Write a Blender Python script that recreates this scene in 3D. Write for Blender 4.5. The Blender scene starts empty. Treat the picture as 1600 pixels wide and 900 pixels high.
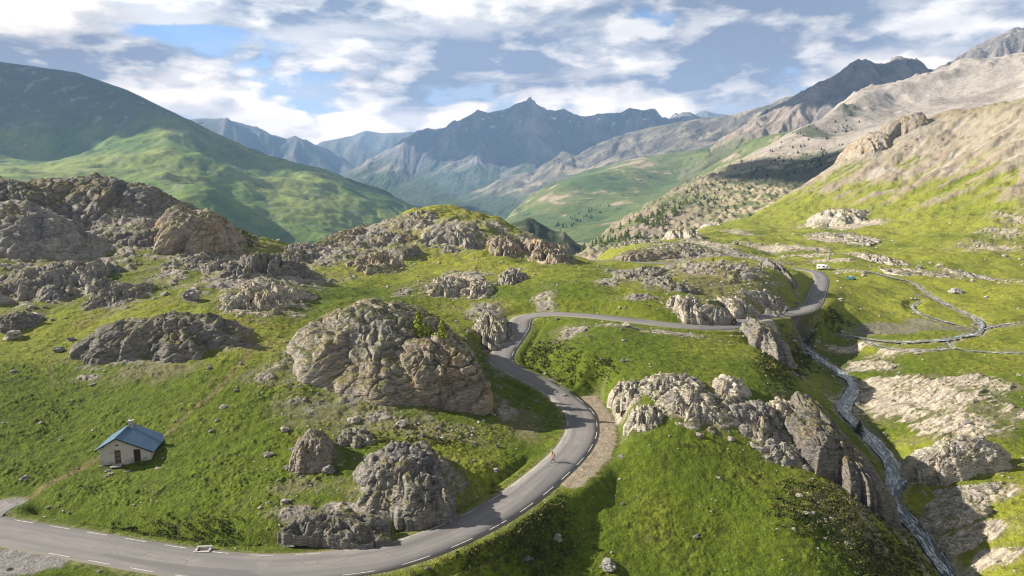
import bpy, bmesh, math, random
import numpy as np
from mathutils import Vector, Matrix
D = bpy.data; SC = bpy.context.scene; COL = SC.collection
rad = math.radians
F32 = np.float32

# ------------------------------------------------------------------ camera, sky, sun, exposure
CAMZ = 40.0; PITCH = rad(8.0); FPX = 1067.0
cam = D.cameras.new('camera'); camo = D.objects.new('camera', cam); COL.objects.link(camo)
cam.sensor_width = 36; cam.lens = 36*FPX/1600; cam.clip_start = 0.5; cam.clip_end = 90000
camo.location = (0, 0, CAMZ); camo.rotation_euler = (rad(90)-PITCH, 0, 0)
SC.camera = camo
SUN_EL = 29.0; SUN_AZ = 9.0     # sun on the left (-X), a touch ahead of the camera
sd = Vector((-math.cos(rad(SUN_EL))*math.cos(rad(SUN_AZ)), math.cos(rad(SUN_EL))*math.sin(rad(SUN_AZ)), math.sin(rad(SUN_EL))))
sun = D.lights.new('sun', 'SUN'); suno = D.objects.new('sun', sun); COL.objects.link(suno)
sun.energy = 5.0; sun.angle = rad(0.5); sun.color = (1.0, 0.915, 0.79)
suno.rotation_euler = sd.to_track_quat('Z', 'Y').to_euler(); suno.location = (-60, 0, 120)
SC.view_settings.view_transform = 'Standard'; SC.view_settings.look = 'None'
SC.view_settings.exposure = 1.25; SC.view_settings.gamma = 1.0; SC.view_settings.use_curve_mapping = False
SC.render.engine = 'CYCLES'
cy = SC.cycles
cy.use_denoising = True; cy.denoising_prefilter = 'ACCURATE'; cy.denoising_input_passes = 'RGB_ALBEDO_NORMAL'; cy.pixel_filter_type = 'BLACKMAN_HARRIS'; cy.filter_width = 1.15; cy.max_bounces = 4; cy.diffuse_bounces = 2; cy.glossy_bounces = 2
cy.volume_bounces = 0; cy.transmission_bounces = 2; cy.transparent_max_bounces = 6
cy.use_adaptive_sampling = True; cy.adaptive_threshold = 0.008
cy.sample_clamp_indirect = 5.0

class NT:
    def __init__(s, tree): s.t = tree; s.t.nodes.clear()
    def n(s, typ, _in=None, **kw):
        nd = s.t.nodes.new(typ)
        for k, v in kw.items(): setattr(nd, k, v)
        for k, v in (_in or {}).items():
            sock = nd.inputs[k]
            if hasattr(v, 'is_output') or isinstance(v, bpy.types.NodeSocket): s.t.links.new(v, sock)
            else: sock.default_value = v
        return nd
    def link(s, a, b): s.t.links.new(a, b)
    def math(s, op, a, b=0.5, c=None, clamp=False):
        i = {0: a, 1: b}
        if c is not None: i[2] = c
        return s.n('ShaderNodeMath', i, operation=op, use_clamp=clamp).outputs[0]
    def mix(s, f, a, b, blend='MIX'):
        nd = s.n('ShaderNodeMix', data_type='RGBA', blend_type=blend)
        for k, v in ((0, f), (6, a), (7, b)):
            if isinstance(v, bpy.types.NodeSocket): s.t.links.new(v, nd.inputs[k])
            else: nd.inputs[k].default_value = v if k == 0 or len(v) == 4 else (*v, 1)
        return nd.outputs[2]
    def rng(s, v, a, b, c=0.0, d=1.0, smooth=True):
        nd = s.n('ShaderNodeMapRange', {0: v, 1: a, 2: b, 3: c, 4: d}, interpolation_type='SMOOTHSTEP' if smooth else 'LINEAR')
        return nd.outputs[0]
    def noise(s, vec, scale, detail=4, rough=0.55, dist=0.0, lac=2.0):
        return s.n('ShaderNodeTexNoise', {'Vector': vec, 'Scale': scale, 'Detail': detail, 'Roughness': rough, 'Distortion': dist, 'Lacunarity': lac})

def build_world():
    w = D.worlds.new('World'); SC.world = w; w.use_nodes = True
    N = NT(w.node_tree)
    sky = N.n('ShaderNodeTexSky', sky_type='NISHITA', sun_disc=False, sun_elevation=rad(SUN_EL),
              sun_rotation=math.atan2(sd.x, sd.y), altitude=1500, air_density=1.0, dust_density=1.0, ozone_density=1.6)
    tc = N.n('ShaderNodeTexCoord').outputs['Generated']
    X, Y, Z = N.n('ShaderNodeSeparateXYZ', {0: tc}).outputs
    def blob(cx, cyy, rx, ry):   # a soft bump round one sky direction
        az = N.math('DIVIDE', X, N.math('MAXIMUM', Y, 0.02)); el = N.math('DIVIDE', Z, N.math('MAXIMUM', Y, 0.02))
        a = N.math('DIVIDE', N.math('SUBTRACT', az, cx), rx); b = N.math('DIVIDE', N.math('SUBTRACT', el, cyy), ry)
        r2 = N.math('ADD', N.math('MULTIPLY', a, a), N.math('MULTIPLY', b, b))
        return N.math('EXPONENT', N.math('MULTIPLY', r2, -1.0))
    def blobs(lst):
        add = None
        for (px, py, rx, ry, s) in lst:
            bl = N.math('MULTIPLY', blob((px-800)/1067*1.01, (300-py)/1067, rx/1067, ry/1067), s)
            add = bl if add is None else N.math('ADD', add, bl)
        return add
    def coords(off, zs=2.3):
        c = N.n('ShaderNodeCombineXYZ', {0: X, 1: Y, 2: N.math('MULTIPLY', Z, zs)})
        return N.n('ShaderNodeVectorMath', {0: c.outputs[0], 1: off}, operation='ADD').outputs[0]
    O = (3.1, 1.7, 0.4)
    def dens(off):
        c = coords(tuple(O[i]+off[i] for i in range(3)))
        a = N.noise(c, 4.0, 2, 0.5, 0.2).outputs[0]
        # billows: rounded heads from inverted cell distance at three sizes
        wv = N.n('ShaderNodeVectorMath', {0: c, 1: N.n('ShaderNodeVectorMath', {0: N.noise(c, 9.0, 4, 0.6).outputs[1], 1: (.07, .07, .07)}, operation='MULTIPLY').outputs[0]}, operation='ADD').outputs[0]
        v1 = N.n('ShaderNodeTexVoronoi', {'Vector': wv, 'Scale': 9.0}, feature='F1').outputs[0]
        v2 = N.n('ShaderNodeTexVoronoi', {'Vector': wv, 'Scale': 22.0}, feature='F1').outputs[0]
        n2 = N.noise(c, 14.0, 7, 0.62).outputs[0]
        r = N.math('ADD', N.math('MULTIPLY', a, .62), N.math('MULTIPLY', n2, .26))
        r = N.math('SUBTRACT', r, N.math('MULTIPLY', v1, .20)); return N.math('SUBTRACT', r, N.math('MULTIPLY', v2, .09))
    d0 = dens((0, 0, 0)); d1 = dens((-0.030, 0.0, 0.055))
    dd = N.math('ADD', d0, blobs(BLOBS))
    cov = N.rng(dd, 0.175, 0.245)
    lit = N.rng(N.math('SUBTRACT', d0, d1), -0.07, 0.08)
    body = N.rng(N.noise(coords((4, 4, 4), 3.2), 5.0, 8, 0.6, 0.3).outputs[0], .36, .62)
    ragged = N.rng(N.noise(coords((7, 2, 1), 4.5), 7.0, 6, 0.6, 0.2).outputs[0], 0.35, 0.60)
    dk = N.math('MULTIPLY', blobs(DARKS), N.math('ADD', 0.25, N.math('MULTIPLY', ragged, 1.0)))
    thick = N.rng(dd, 0.28, 0.45)
    shade = N.math('ADD', N.math('MULTIPLY', lit, 0.70), N.math('SUBTRACT', N.math('MULTIPLY', body, .62), N.math('MULTIPLY', thick, .12)))
    shade = N.math('SUBTRACT', shade, dk, clamp=True)
    cc = N.mix(shade, CL_DARK, CL_LIT)
    skyc = N.n('ShaderNodeVectorMath', {0: sky.outputs[0]}, operation='SCALE'); skyc.inputs['Scale'].default_value = 0.07
    blue = N.mix(1.0, skyc.outputs[0], (0.75, 0.95, 1.20), 'MULTIPLY')
    # high thin veil between the cumulus, thicker towards the horizon
    veil = N.rng(Z, 0.02, 0.24, 0.75, 0.12)
    wisp = N.rng(N.noise(coords((1, 5, 2), 6.0), 5.0, 7, 0.62, 0.4).outputs[0], 0.38, 0.7, 0.0, 0.55)
    veil = N.math('ADD', veil, wisp, clamp=True)
    base = N.mix(veil, blue, VEIL)
    col = N.mix(cov, base, cc)
    gain = N.mix(N.rng(Z, .03, .26, smooth=True), (1.35, 1.2, 1.10), (0.88, 0.88, 0.88)); col = N.mix(1.0, col, gain, 'MULTIPLY'); cs = N.n('ShaderNodeVectorMath', {0: col}, operation='SCALE'); N.link(N.rng(Z, .26, .5, 1.0, .36), cs.inputs['Scale']); col = cs.outputs[0]
    # below the horizon: plain dull ground bounce
    col = N.mix(N.rng(Z, -0.05, -0.005), (0.10, 0.12, 0.10), col)
    bg = N.n('ShaderNodeBackground', {0: col, 1: 1.0})
    N.n('ShaderNodeOutputWorld', {0: bg.outputs[0]})
CL_DARK = (0.135, 0.16, 0.22); CL_LIT = (0.69, 0.645, 0.585); VEIL = (0.27, 0.31, 0.38)

# cloud masses of the day: (px, py) of the sky direction, half sizes, strength
BLOBS = [(60, 70, 170, 60, .12), (330, 120, 120, 35, .07), (430, 20, 200, 28, .10), (240, 60, 70, 25, -.06), (350, 62, 90, 14, -.12),
         (620, 60, 170, 60, .10), (760, 110, 150, 45, .12), (560, 190, 190, 25, .04), (890, 110, 60, 40, .10), (1015, 45, 60, 40, -.16),
         (1200, 90, 120, 60, .12), (1420, 60, 190, 60, .14), (1130, 10, 180, 18, .14), (1330, 6, 60, 10, -.10), (1240, 45, 40, 14, -.10), (980, 150, 90, 40, .06), (1150, 160, 200, 30, .04)]
DARKS = [(90, 85, 120, 45, .65), (250, 105, 60, 14, .6), (750, 105, 110, 28, .8), (640, 150, 150, 12, .65), (400, 130, 50, 9, .5),
         (1190, 12, 160, 22, .85), (1000, 130, 60, 14, .5), (1130, 125, 80, 26, .4), (560, 40, 120, 30, .3), (480, 22, 80, 12, .5), (1090, 70, 40, 40, .3), (900, 150, 150, 14, .3)]
build_world()

# ------------------------------------------------------------------ numpy noise
def _h(ix, iy, iz, seed):
    h = (ix.astype(np.uint32)*np.uint32(374761393) + iy.astype(np.uint32)*np.uint32(668265263)
         + (iz.astype(np.uint32)*np.uint32(2147483647) if iz is not None else np.uint32(0)) + np.uint32((seed*974634777+12345) & 0xffffffff))
    h = (h ^ (h >> np.uint32(13)))*np.uint32(1274126177)
    h = (h ^ (h >> np.uint32(16)))*np.uint32(2246822519)
    return h ^ (h >> np.uint32(15))
def rnd01(ix, iy, iz, seed): return (_h(ix, iy, iz, seed) & np.uint32(0xffffff)).astype(F32)/F32(0xffffff)
_ga = np.linspace(0, 2*np.pi, 64, endpoint=False); _GX = np.cos(_ga).astype(F32); _GY = np.sin(_ga).astype(F32)
_rs = np.random.RandomState(5); _g3 = _rs.normal(size=(256, 3)); _g3 /= np.linalg.norm(_g3, axis=1)[:, None]; _g3 = _g3.astype(F32)
def pn2(x, y, seed=0):
    x = np.asarray(x); y = np.asarray(y)
    x0 = np.floor(x); y0 = np.floor(y); fx = (x-x0).astype(F32); fy = (y-y0).astype(F32)
    ix = x0.astype(np.int64); iy = y0.astype(np.int64)
    u = fx*fx*fx*(fx*(fx*6-15)+10); v = fy*fy*fy*(fy*(fy*6-15)+10)
    def g(dx, dy):
        h = _h(ix+dx, iy+dy, None, seed) & np.uint32(63)
        return _GX[h]*(fx-dx)+_GY[h]*(fy-dy)
    a = g(0, 0); b = g(1, 0); c = g(0, 1); d = g(1, 1)
    a += u*(b-a); c += u*(d-c)
    return (a+v*(c-a))*F32(1.45)
def pn3(x, y, z, seed=0):
    x0 = np.floor(x); y0 = np.floor(y); z0 = np.floor(z)
    fx = (x-x0).astype(F32); fy = (y-y0).astype(F32); fz = (z-z0).astype(F32)
    ix = x0.astype(np.int64); iy = y0.astype(np.int64); iz = z0.astype(np.int64)
    u = fx*fx*(3-2*fx); v = fy*fy*(3-2*fy); w = fz*fz*(3-2*fz)
    def g(dx, dy, dz):
        G = _g3[_h(ix+dx, iy+dy, iz+dz, seed) & np.uint32(255)]
        return G[..., 0]*(fx-dx)+G[..., 1]*(fy-dy)+G[..., 2]*(fz-dz)
    def lx(dy, dz):
        a = g(0, dy, dz); return a+u*(g(1, dy, dz)-a)
    a = lx(0, 0); a += v*(lx(1, 0)-a); b = lx(0, 1); b += v*(lx(1, 1)-b)
    return (a+w*(b-a))*F32(1.5)
def fbm2(x, y, o=5, seed=0, g=0.5):
    r = 0; a = 1.0; t = 0
    for i in range(o):
        r = r + a*pn2(x*2.03**i, y*2.03**i, seed+i); t += a; a *= g
    return r/t*1.6
def rid2(x, y, o=5, seed=0, g=0.5):
    r = 0; a = 1.0; t = 0
    for i in range(o):
        n = 1-np.abs(pn2(x*2.03**i, y*2.03**i, seed+i))*1.6; r = r+a*n*n; t += a; a *= g
    return r/t
def fbm3(p, o=4, seed=0, g=0.5):
    r = 0; a = 1.0; t = 0
    for i in range(o):
        k = 2.03**i; r = r+a*pn3(p[0]*k, p[1]*k, p[2]*k, seed+i); t += a; a *= g
    return r/t*1.6
def wor3(p, seed=0):
    x0 = [np.floor(c) for c in p]; f = [(c-c0).astype(F32) for c, c0 in zip(p, x0)]; i0 = [c.astype(np.int64) for c in x0]
    F1 = np.full(f[0].shape, 9, F32); F2 = F1.copy(); ID = np.zeros(f[0].shape, F32)
    for dx in (-1, 0, 1):
        for dy in (-1, 0, 1):
            for dz in (-1, 0, 1):
                h = _h(i0[0]+dx, i0[1]+dy, i0[2]+dz, seed)
                jx = (h & np.uint32(1023)).astype(F32)/1023; jy = ((h >> np.uint32(10)) & np.uint32(1023)).astype(F32)/1023; jz = ((h >> np.uint32(20)) & np.uint32(1023)).astype(F32)/1023
                d = (dx+jx-f[0])**2+(dy+jy-f[1])**2+(dz+jz-f[2])**2
                m = d < F1; F2 = np.where(m, F1, np.minimum(F2, d)); F1 = np.where(m, d, F1); ID = np.where(m, jx, ID)
    return np.sqrt(F1), np.sqrt(F2), ID
def wor2(x, y, seed=0):
    x0 = np.floor(x); y0 = np.floor(y); fx = (x-x0).astype(F32); fy = (y-y0).astype(F32); ix = x0.astype(np.int64); iy = y0.astype(np.int64)
    F1 = np.full(fx.shape, 9, F32); F2 = F1.copy(); ID = np.zeros(fx.shape, F32)
    for dx in (-1, 0, 1):
        for dy in (-1, 0, 1):
            h = _h(ix+dx, iy+dy, None, seed)
            jx = (h & np.uint32(1023)).astype(F32)/1023; jy = ((h >> np.uint32(10)) & np.uint32(1023)).astype(F32)/1023
            d = (dx+jx-fx)**2+(dy+jy-fy)**2
            m = d < F1; F2 = np.where(m, F1, np.minimum(F2, d)); F1 = np.where(m, d, F1); ID = np.where(m, ((h >> np.uint32(20)) & np.uint32(1023)).astype(F32)/1023, ID)
    return np.sqrt(F1), np.sqrt(F2), ID
def sst(a, b, x):
    t = np.clip((x-a)/(b-a), 0, 1); return t*t*(3-2*t)
def lerp(a, b, t): return a+(b-a)*t

def erode(x, y, gx, gy, wl, o=4, seed=0, branch=1.4, gain=0.5, dirk=1.0):
    """gullies that run down the slope: returns about -1..1"""
    H = 0; HX = 0*gx; HY = 0*gy; a = 1.0; t = 0
    for k in range(o):
        f = 2.0**k/wl; px = x*f; py = y*f
        dx = gy*dirk+HY*branch; dy = -gx*dirk-HX*branch
        l = np.sqrt(dx*dx+dy*dy)+1e-6; sc = np.clip(l, 0.0, 1.2)/l; dx = dx*sc; dy = dy*sc
        x0 = np.floor(px); y0 = np.floor(py); fx = (px-x0).astype(F32); fy = (py-y0).astype(F32); ix = x0.astype(np.int64); iy = y0.astype(np.int64)
        W = 0; V = 0; VX = 0; VY = 0
        for i in (-2, -1, 0, 1):
            for j in (-2, -1, 0, 1):
                h = _h(ix-i, iy-j, None, seed+k*7)
                jx = (h & np.uint32(1023)).astype(F32)/1023*0.5; jy = ((h >> np.uint32(10)) & np.uint32(1023)).astype(F32)/1023*0.5
                ax = fx+i-jx; ay = fy+j-jy; w = np.exp(-2*(ax*ax+ay*ay)); m = (ax*dx+ay*dy)*6.2832
                W = W+w; V = V+np.cos(m)*w; s_ = -np.sin(m)*w; VX = VX+s_*dx; VY = VY+s_*dy
        H = H+a*V/W; HX = HX+a*VX/W; HY = HY+a*VY/W; t += a; a *= gain
    return H/t

# ------------------------------------------------------------------ pixel rays -> world
CP, SP = math.cos(PITCH), math.sin(PITCH)
def ray(px, py):
    dx = (px-800)/FPX; dy = (450-py)/FPX
    return dx, CP+dy*SP, -SP+dy*CP
def P_D(px, py, Dd):
    r = ray(px, py); t = Dd/r[1]; return (r[0]*t, Dd, CAMZ+r[2]*t)
def P_z(px, py, z):
    r = ray(px, py); t = (z-CAMZ)/r[2]; return (r[0]*t, r[1]*t, z)

# ------------------------------------------------------------------ smooth interpolation through control points
class TPS:
    def __init__(s, pts, K=1.6, smooth=1e-3, arange=(-2.4, 2.4), lrange=(2.3, 7.3), n=(260, 260)):
        P = np.array([(K*p[0]/p[1], math.log(p[1])) for p in pts]); z = np.array([p[2] for p in pts])
        n_ = len(P); d = np.sqrt(((P[:, None]-P[None])**2).sum(-1)); A = np.where(d > 0, d*d*np.log(d+1e-12), 0)+np.eye(n_)*smooth
        M = np.zeros((n_+3, n_+3)); M[:n_, :n_] = A; M[:n_, n_] = 1; M[:n_, n_+1:] = P; M[n_, :n_] = 1; M[n_+1:, :n_] = P.T
        w = np.linalg.solve(M, np.concatenate([z, [0, 0, 0]]))
        s.K = K; s.ar = arange; s.lr = lrange; s.n = n
        a = np.linspace(arange[0], arange[1], n[0])*K; l = np.linspace(lrange[0], lrange[1], n[1])
        Z = np.zeros(n)
        for i in range(n[0]):
            q = np.stack([np.full(n[1], a[i]), l], -1); dd = ((q[:, None]-P[None])**2).sum(-1)
            Z[i] = (0.5*dd*np.log(dd+1e-12))@w[:n_]+w[n_]+q@w[n_+1:]
        s.Z = Z
    def __call__(s, x, y):
        a = np.clip(x/y, s.ar[0], s.ar[1]); l = np.clip(np.log(y), s.lr[0], s.lr[1])
        u = (a-s.ar[0])/(s.ar[1]-s.ar[0])*(s.n[0]-1); v = (l-s.lr[0])/(s.lr[1]-s.lr[0])*(s.n[1]-1)
        u = np.clip(u, 1, s.n[0]-2.001); v = np.clip(v, 1, s.n[1]-2.001)
        iu = u.astype(int); iv = v.astype(int); fu = u-iu; fv = v-iv
        iu = np.clip(iu, 1, s.n[0]-3); iv = np.clip(iv, 1, s.n[1]-3); fu = u-iu; fv = v-iv
        def wts(f): return (-.5*f+f*f-.5*f**3, 1-2.5*f*f+1.5*f**3, .5*f+2*f*f-1.5*f**3, -.5*f*f+.5*f**3)
        wu = wts(fu); wv = wts(fv); r = 0
        for i in range(4):
            for j in range(4): r = r+wu[i]*wv[j]*s.Z[iu+i-1, iv+j-1]
        return r

# control points of the near country: ('z', px, py, z) height known, ('d', px, py, D) distance known, ('w', x, y, z) world
CT = []
def cz(*a):
    for px, py, z in a: CT.append(P_z(px, py, z))
def cd(*a):
    for px, py, d in a: CT.append(P_D(px, py, d))
def cw(*a): CT.extend(a)
ROAD_PX = [(-420, 752, 1), (-260, 783, .6), (-120, 808, .2), (0, 829, 0), (140, 853, 0), (250, 872, 0), (340, 884, 0), (430, 887, 0), (540, 879, 0), (610, 868, 0), (690, 841, 0),
           (762, 807, 0), (810, 777, 0), (851, 745, 0), (879, 720, 0), (897, 700, 0), (908, 680, 0), (910, 665, 0), (908, 650, 0), (898, 636, .3), (881, 622, .7), (860, 607, 1.2),
           (838, 595, 1.8), (810, 582, 2.5), (789, 572, 3.1), (781, 561, 3.7), (787, 546, 4.6), (800, 529, 5.6), (811, 512, 6.7), (813, 501, 7.4), (826, 493, 8.2), (860, 490, 8.7), (900, 491.5, 9),
           (960, 497, 9), (1020, 504, 8.7), (1067, 509.5, 8.2), (1110, 512, 7.7), (1140, 510, 7.3), (1153, 503, 7.1), (1168, 498, 6.9), (1190, 494.5, 6.6), (1225, 491, 6.1), (1255, 484.5, 5.7),
           (1270, 474, 5.4), (1278, 456, 5.1), (1283, 441, 4.9), (1281, 431, 4.7), (1270, 424, 4.6), (1240, 420, 4.6), (1190, 417, 4.6), (1120, 413.5, 4.6), (1070, 411.5, 4.5), (1020, 410.5, 4.5), (980, 409, 4.5), (930, 407, 4.5)]
ROAD3 = [P_z(*p) for p in ROAD_PX]
STREAM_PX = [(1520, 940, -15.5), (1490, 905, -14.6), (1465, 870, -13.8), (1440, 835, -12.8), (1415, 806, -11.8), (1388, 782, -10.8), (1400, 752, -9.8), (1395, 725, -9), (1375, 700, -8.2), (1352, 675, -7.4), (1330, 655, -6.8),
             (1318, 636, -6.2), (1330, 615, -5.6), (1332, 598, -5), (1308, 578, -4.4), (1282, 562, -3.9), (1258, 545, -3.0), (1251, 532, -2.4), (1272, 524, -2), (1310, 523, -1.7), (1355, 529, -1.5), (1400, 534, -1.3), (1440, 533, -1.1),
             (1475, 531, -.9), (1500, 526, -.8), (1528, 520, -.6), (1532, 505, -.4), (1515, 492, -.1), (1480, 476, .4), (1450, 458, 1.2), (1425, 441, 2.2), (1395, 434, 2.8), (1360, 425, 3.4), (1330, 420, 3.8), (1300, 419, 4)]
STREAM3 = [P_z(*p) for p in STREAM_PX]
# near left and the bowl round the hut
cz((205, 722, 1.6), (100, 650, 4), (0, 700, 3), (350, 760, 1.9), (250, 800, 1.4), (100, 780, .9), (450, 838, 1.5), (600, 835, .9), (600, 705, 3), (750, 700, 1.1), (820, 640, .9), (720, 770, 1.2), (640, 655, 3.6), (-200, 720, 3), (-400, 690, 4))
cd((0, 600, 113), (200, 560, 125), (300, 520, 135), (0, 520, 140), (450, 650, 104), (300, 640, 107), (450, 560, 125), (0, 450, 165), (200, 430, 180), (400, 430, 185), (0, 400, 185), (200, 390, 205), (100, 340, 225),
   (300, 370, 225), (380, 400, 230), (450, 420, 235), (450, 500, 150), (550, 460, 180), (550, 410, 250), (700, 500, 165), (750, 530, 150), (640, 450, 200), (800, 430, 230), (720, 400, 280), (620, 380, 300), (-250, 300, 240), (-250, 450, 160), (-250, 600, 115))
# skyline of the near hills and the drop behind it
cr = [(-250, 275, 250), (0, 288, 250), (90, 293, 250), (150, 297, 250), (250, 318, 258), (300, 335, 265), (370, 360, 285), (440, 382, 285), (500, 380, 310), (530, 373, 330), (600, 350, 360), (650, 338, 380), (720, 342, 385), (790, 356, 375), (850, 385, 350), (890, 404, 330)]
cd(*cr)
for px, py, d in cr:
    p = P_D(px, py, d); cw((p[0]*1.3, p[1]*1.3, p[2]-45), (p[0]*2.2, p[1]*2.2, p[2]-110))
# middle: meadow under the road, hill behind it
cd((1000, 540, 141), (1000, 575, 126), (1120, 560, 137), (1200, 570, 138), (900, 540, 141), (870, 570, 130), (1000, 625, 113), (1130, 630, 112), (1000, 700, 99), (1250, 640, 118), (900, 450, 190), (1000, 460, 178), (1100, 465, 180), (1000, 430, 215), (900, 420, 250),
   (1150, 425, 215), (1200, 430, 220), (1230, 440, 225), (1150, 408, 245), (1060, 412, 250), (1235, 425, 245), (950, 420, 260), (960, 402, 370), (1050, 392, 380), (1100, 390, 400), (1180, 408, 300), (1000, 385, 470), (940, 388, 450))
cz((950, 880, -4.9), (850, 905, -4.8), (900, 800, -2.5), (900, 850, -3.8), (930, 770, -1.4), (1100, 880, -5.5), (800, 905, -4.5), (980, 740, -.8), (1100, 760, -1.4), (1200, 740, -1.6), (1250, 800, -2.6), (1300, 850, -5), (1400, 855, -8.5), (1340, 790, -4), (1050, 800, -2.8), (1000, 950, -7), (1300, 950, -8))
cz((1450, 600, -3), (1550, 600, -2), (1600, 560, -1.5), (1450, 700, -6), (1600, 700, -5), (1500, 800, -10), (1600, 860, -10.5), (1600, 780, -8), (1400, 640, -5.4), (1700, 700, -4), (1700, 860, -9), (1380, 580, -3.4), (1230, 545, -1),
   (1350, 500, -.2), (1450, 500, 0), (1600, 500, .4), (1330, 470, 2.6), (1340, 440, 4.0), (1700, 540, -.3), (1600, 450, 3), (1500, 450, 1.8), (1308, 482, 2.9), (1300, 505, .2), (1308, 458, 4.2), (1305, 435, 4.5), (1292, 492, 3.6))
cd((1480, 410, 370), (1400, 400, 410), (1320, 402, 385), (1330, 375, 500), (1400, 370, 500), (1400, 340, 590), (1400, 300, 670), (1400, 250, 760), (1400, 212, 850), (1250, 390, 440), (1250, 365, 560), (1250, 350, 680), (1150, 380, 470), (1150, 362, 600), (1120, 352, 740),
   (1600, 410, 385), (1600, 370, 430), (1600, 330, 480), (1600, 250, 600), (1600, 200, 680), (1720, 400, 385), (1720, 250, 600), (1300, 310, 730), (1500, 330, 540), (1500, 250, 690), (1500, 210, 770), (1050, 370, 600), (1330, 340, 640), (1290, 330, 690), (1200, 345, 730))
cr2 = [(1720, 120, 780), (1600, 152, 780), (1530, 170, 810), (1480, 178, 850), (1430, 190, 880), (1370, 212, 880), (1335, 238, 870), (1300, 262, 865), (1250, 292, 850), (1200, 324, 830), (1160, 344, 800), (1100, 356, 770)]
cd(*cr2)
for px, py, d in cr2:
    p = P_D(px, py, d); cw((p[0]*1.12, p[1]*1.12, p[2]-22), (p[0]*1.3, p[1]*1.3, p[2]-90))
cw((60, 900, -60), (150, 800, -45), (0, 700, -50))
# below and beside the camera
for a in (-1.9, -1.0, -.4, .2): cw((a*35, 35, 0), (a*14, 14, 0))
for a in (.6, 1.1, 1.9): cw((a*45, 45, -9), (a*14, 14, -5))
cw((-380, 200, 45), (-160, 80, 12), (-120, 60, 4), (160, 80, -6), (500, 230, 8), (420, 240, 2), (900, 450, 90), (-600, 300, 60), (1300, 700, 200))
# roads and stream take part as control points too
CT += ROAD3[2:-1:2]; CT += STREAM3[1::2]
base_tps = TPS(CT, smooth=2e-3)

def resample(P, step):
    P = np.array(P, float)
    # catmull-rom through the points, then equal steps
    Q = []
    for i in range(len(P)-1):
        p0 = P[max(i-1, 0)]; p1 = P[i]; p2 = P[i+1]; p3 = P[min(i+2, len(P)-1)]
        for t in np.linspace(0, 1, 24, endpoint=False):
            Q.append(.5*((2*p1)+(-p0+p2)*t+(2*p0-5*p1+4*p2-p3)*t*t+(-p0+3*p1-3*p2+p3)*t**3))
    Q.append(P[-1]); Q = np.array(Q)
    L = np.concatenate([[0], np.cumsum(np.linalg.norm(np.diff(Q[:, :2], axis=0), axis=1))])
    s = np.arange(0, L[-1], step)
    out = np.stack([np.interp(s, L, Q[:, k]) for k in range(Q.shape[1])], -1)
    return out, s
def smooth_line(R, k):
    ker = np.hanning(2*k+3)[1:-1]; ker /= ker.sum(); o = R.copy()
    for c in range(R.shape[1]):
        o[:, c] = np.convolve(np.pad(R[:, c], k, mode='edge'), ker, 'valid')
    return o
ROAD, _ = resample(ROAD3, 0.75)
ROAD = smooth_line(ROAD, 4); ROAD[:, 2] = smooth_line(ROAD, 12)[:, 2]
STREAM, _ = resample(STREAM3, 1.0)
STREAM = smooth_line(STREAM, 2)
STREAM[:, 2] = smooth_line(STREAM, 5)[:, 2]

def line_dist(x, y, L, maxd, sub=3):
    """distance to a polyline and the z of its nearest point; far away: maxd"""
    x = np.asarray(x, float).ravel(); y = np.asarray(y, float).ravel()
    S = L[::sub]
    d = np.full(x.shape, maxd, float); zz = np.zeros(x.shape)
    cell = 8.0; x0 = L[:, 0].min()-maxd-cell; y0 = L[:, 1].min()-maxd-cell
    nx = int((L[:, 0].max()+maxd+cell-x0)/cell)+2; ny = int((L[:, 1].max()+maxd+cell-y0)/cell)+2
    ok = (x > x0) & (y > y0) & (x < x0+(nx-1)*cell) & (y < y0+(ny-1)*cell)
    idx = np.nonzero(ok)[0]
    if not len(idx): return d, zz
    ci = ((x[idx]-x0)/cell).astype(int)*ny+((y[idx]-y0)/cell).astype(int)
    order = np.argsort(ci, kind='stable'); cs = ci[order]; cuts = np.nonzero(np.diff(cs))[0]+1
    for grp in np.split(order, cuts):
        c = ci[grp[0]]; gx = x0+(c//ny+.5)*cell; gy = y0+(c % ny+.5)*cell
        ds = np.hypot(S[:, 0]-gx, S[:, 1]-gy); m = ds < maxd+cell
        if not m.any(): continue
        k = np.nonzero(m)[0]; a = max(k.min()-1, 0); b = min(k.max()+2, len(S))
        kk = k[k < len(S)-1]
        if not len(kk): continue
        A = S[kk]; B = S[kk+1]; g = idx[grp]
        ex = B[:, 0]-A[:, 0]; ey = B[:, 1]-A[:, 1]; ll = ex*ex+ey*ey+1e-9
        t = np.clip(((x[g][:, None]-A[:, 0])*ex+(y[g][:, None]-A[:, 1])*ey)/ll, 0, 1)
        dd = (x[g][:, None]-A[:, 0]-t*ex)**2+(y[g][:, None]-A[:, 1]-t*ey)**2
        j = dd.argmin(1); ar = np.arange(len(g)); dm = np.sqrt(dd[ar, j]); tj = t[ar, j]
        d[g] = np.minimum(dm, maxd); zz[g] = A[j, 2]+(B[j, 2]-A[j, 2])*tj
    return d, zz

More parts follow.
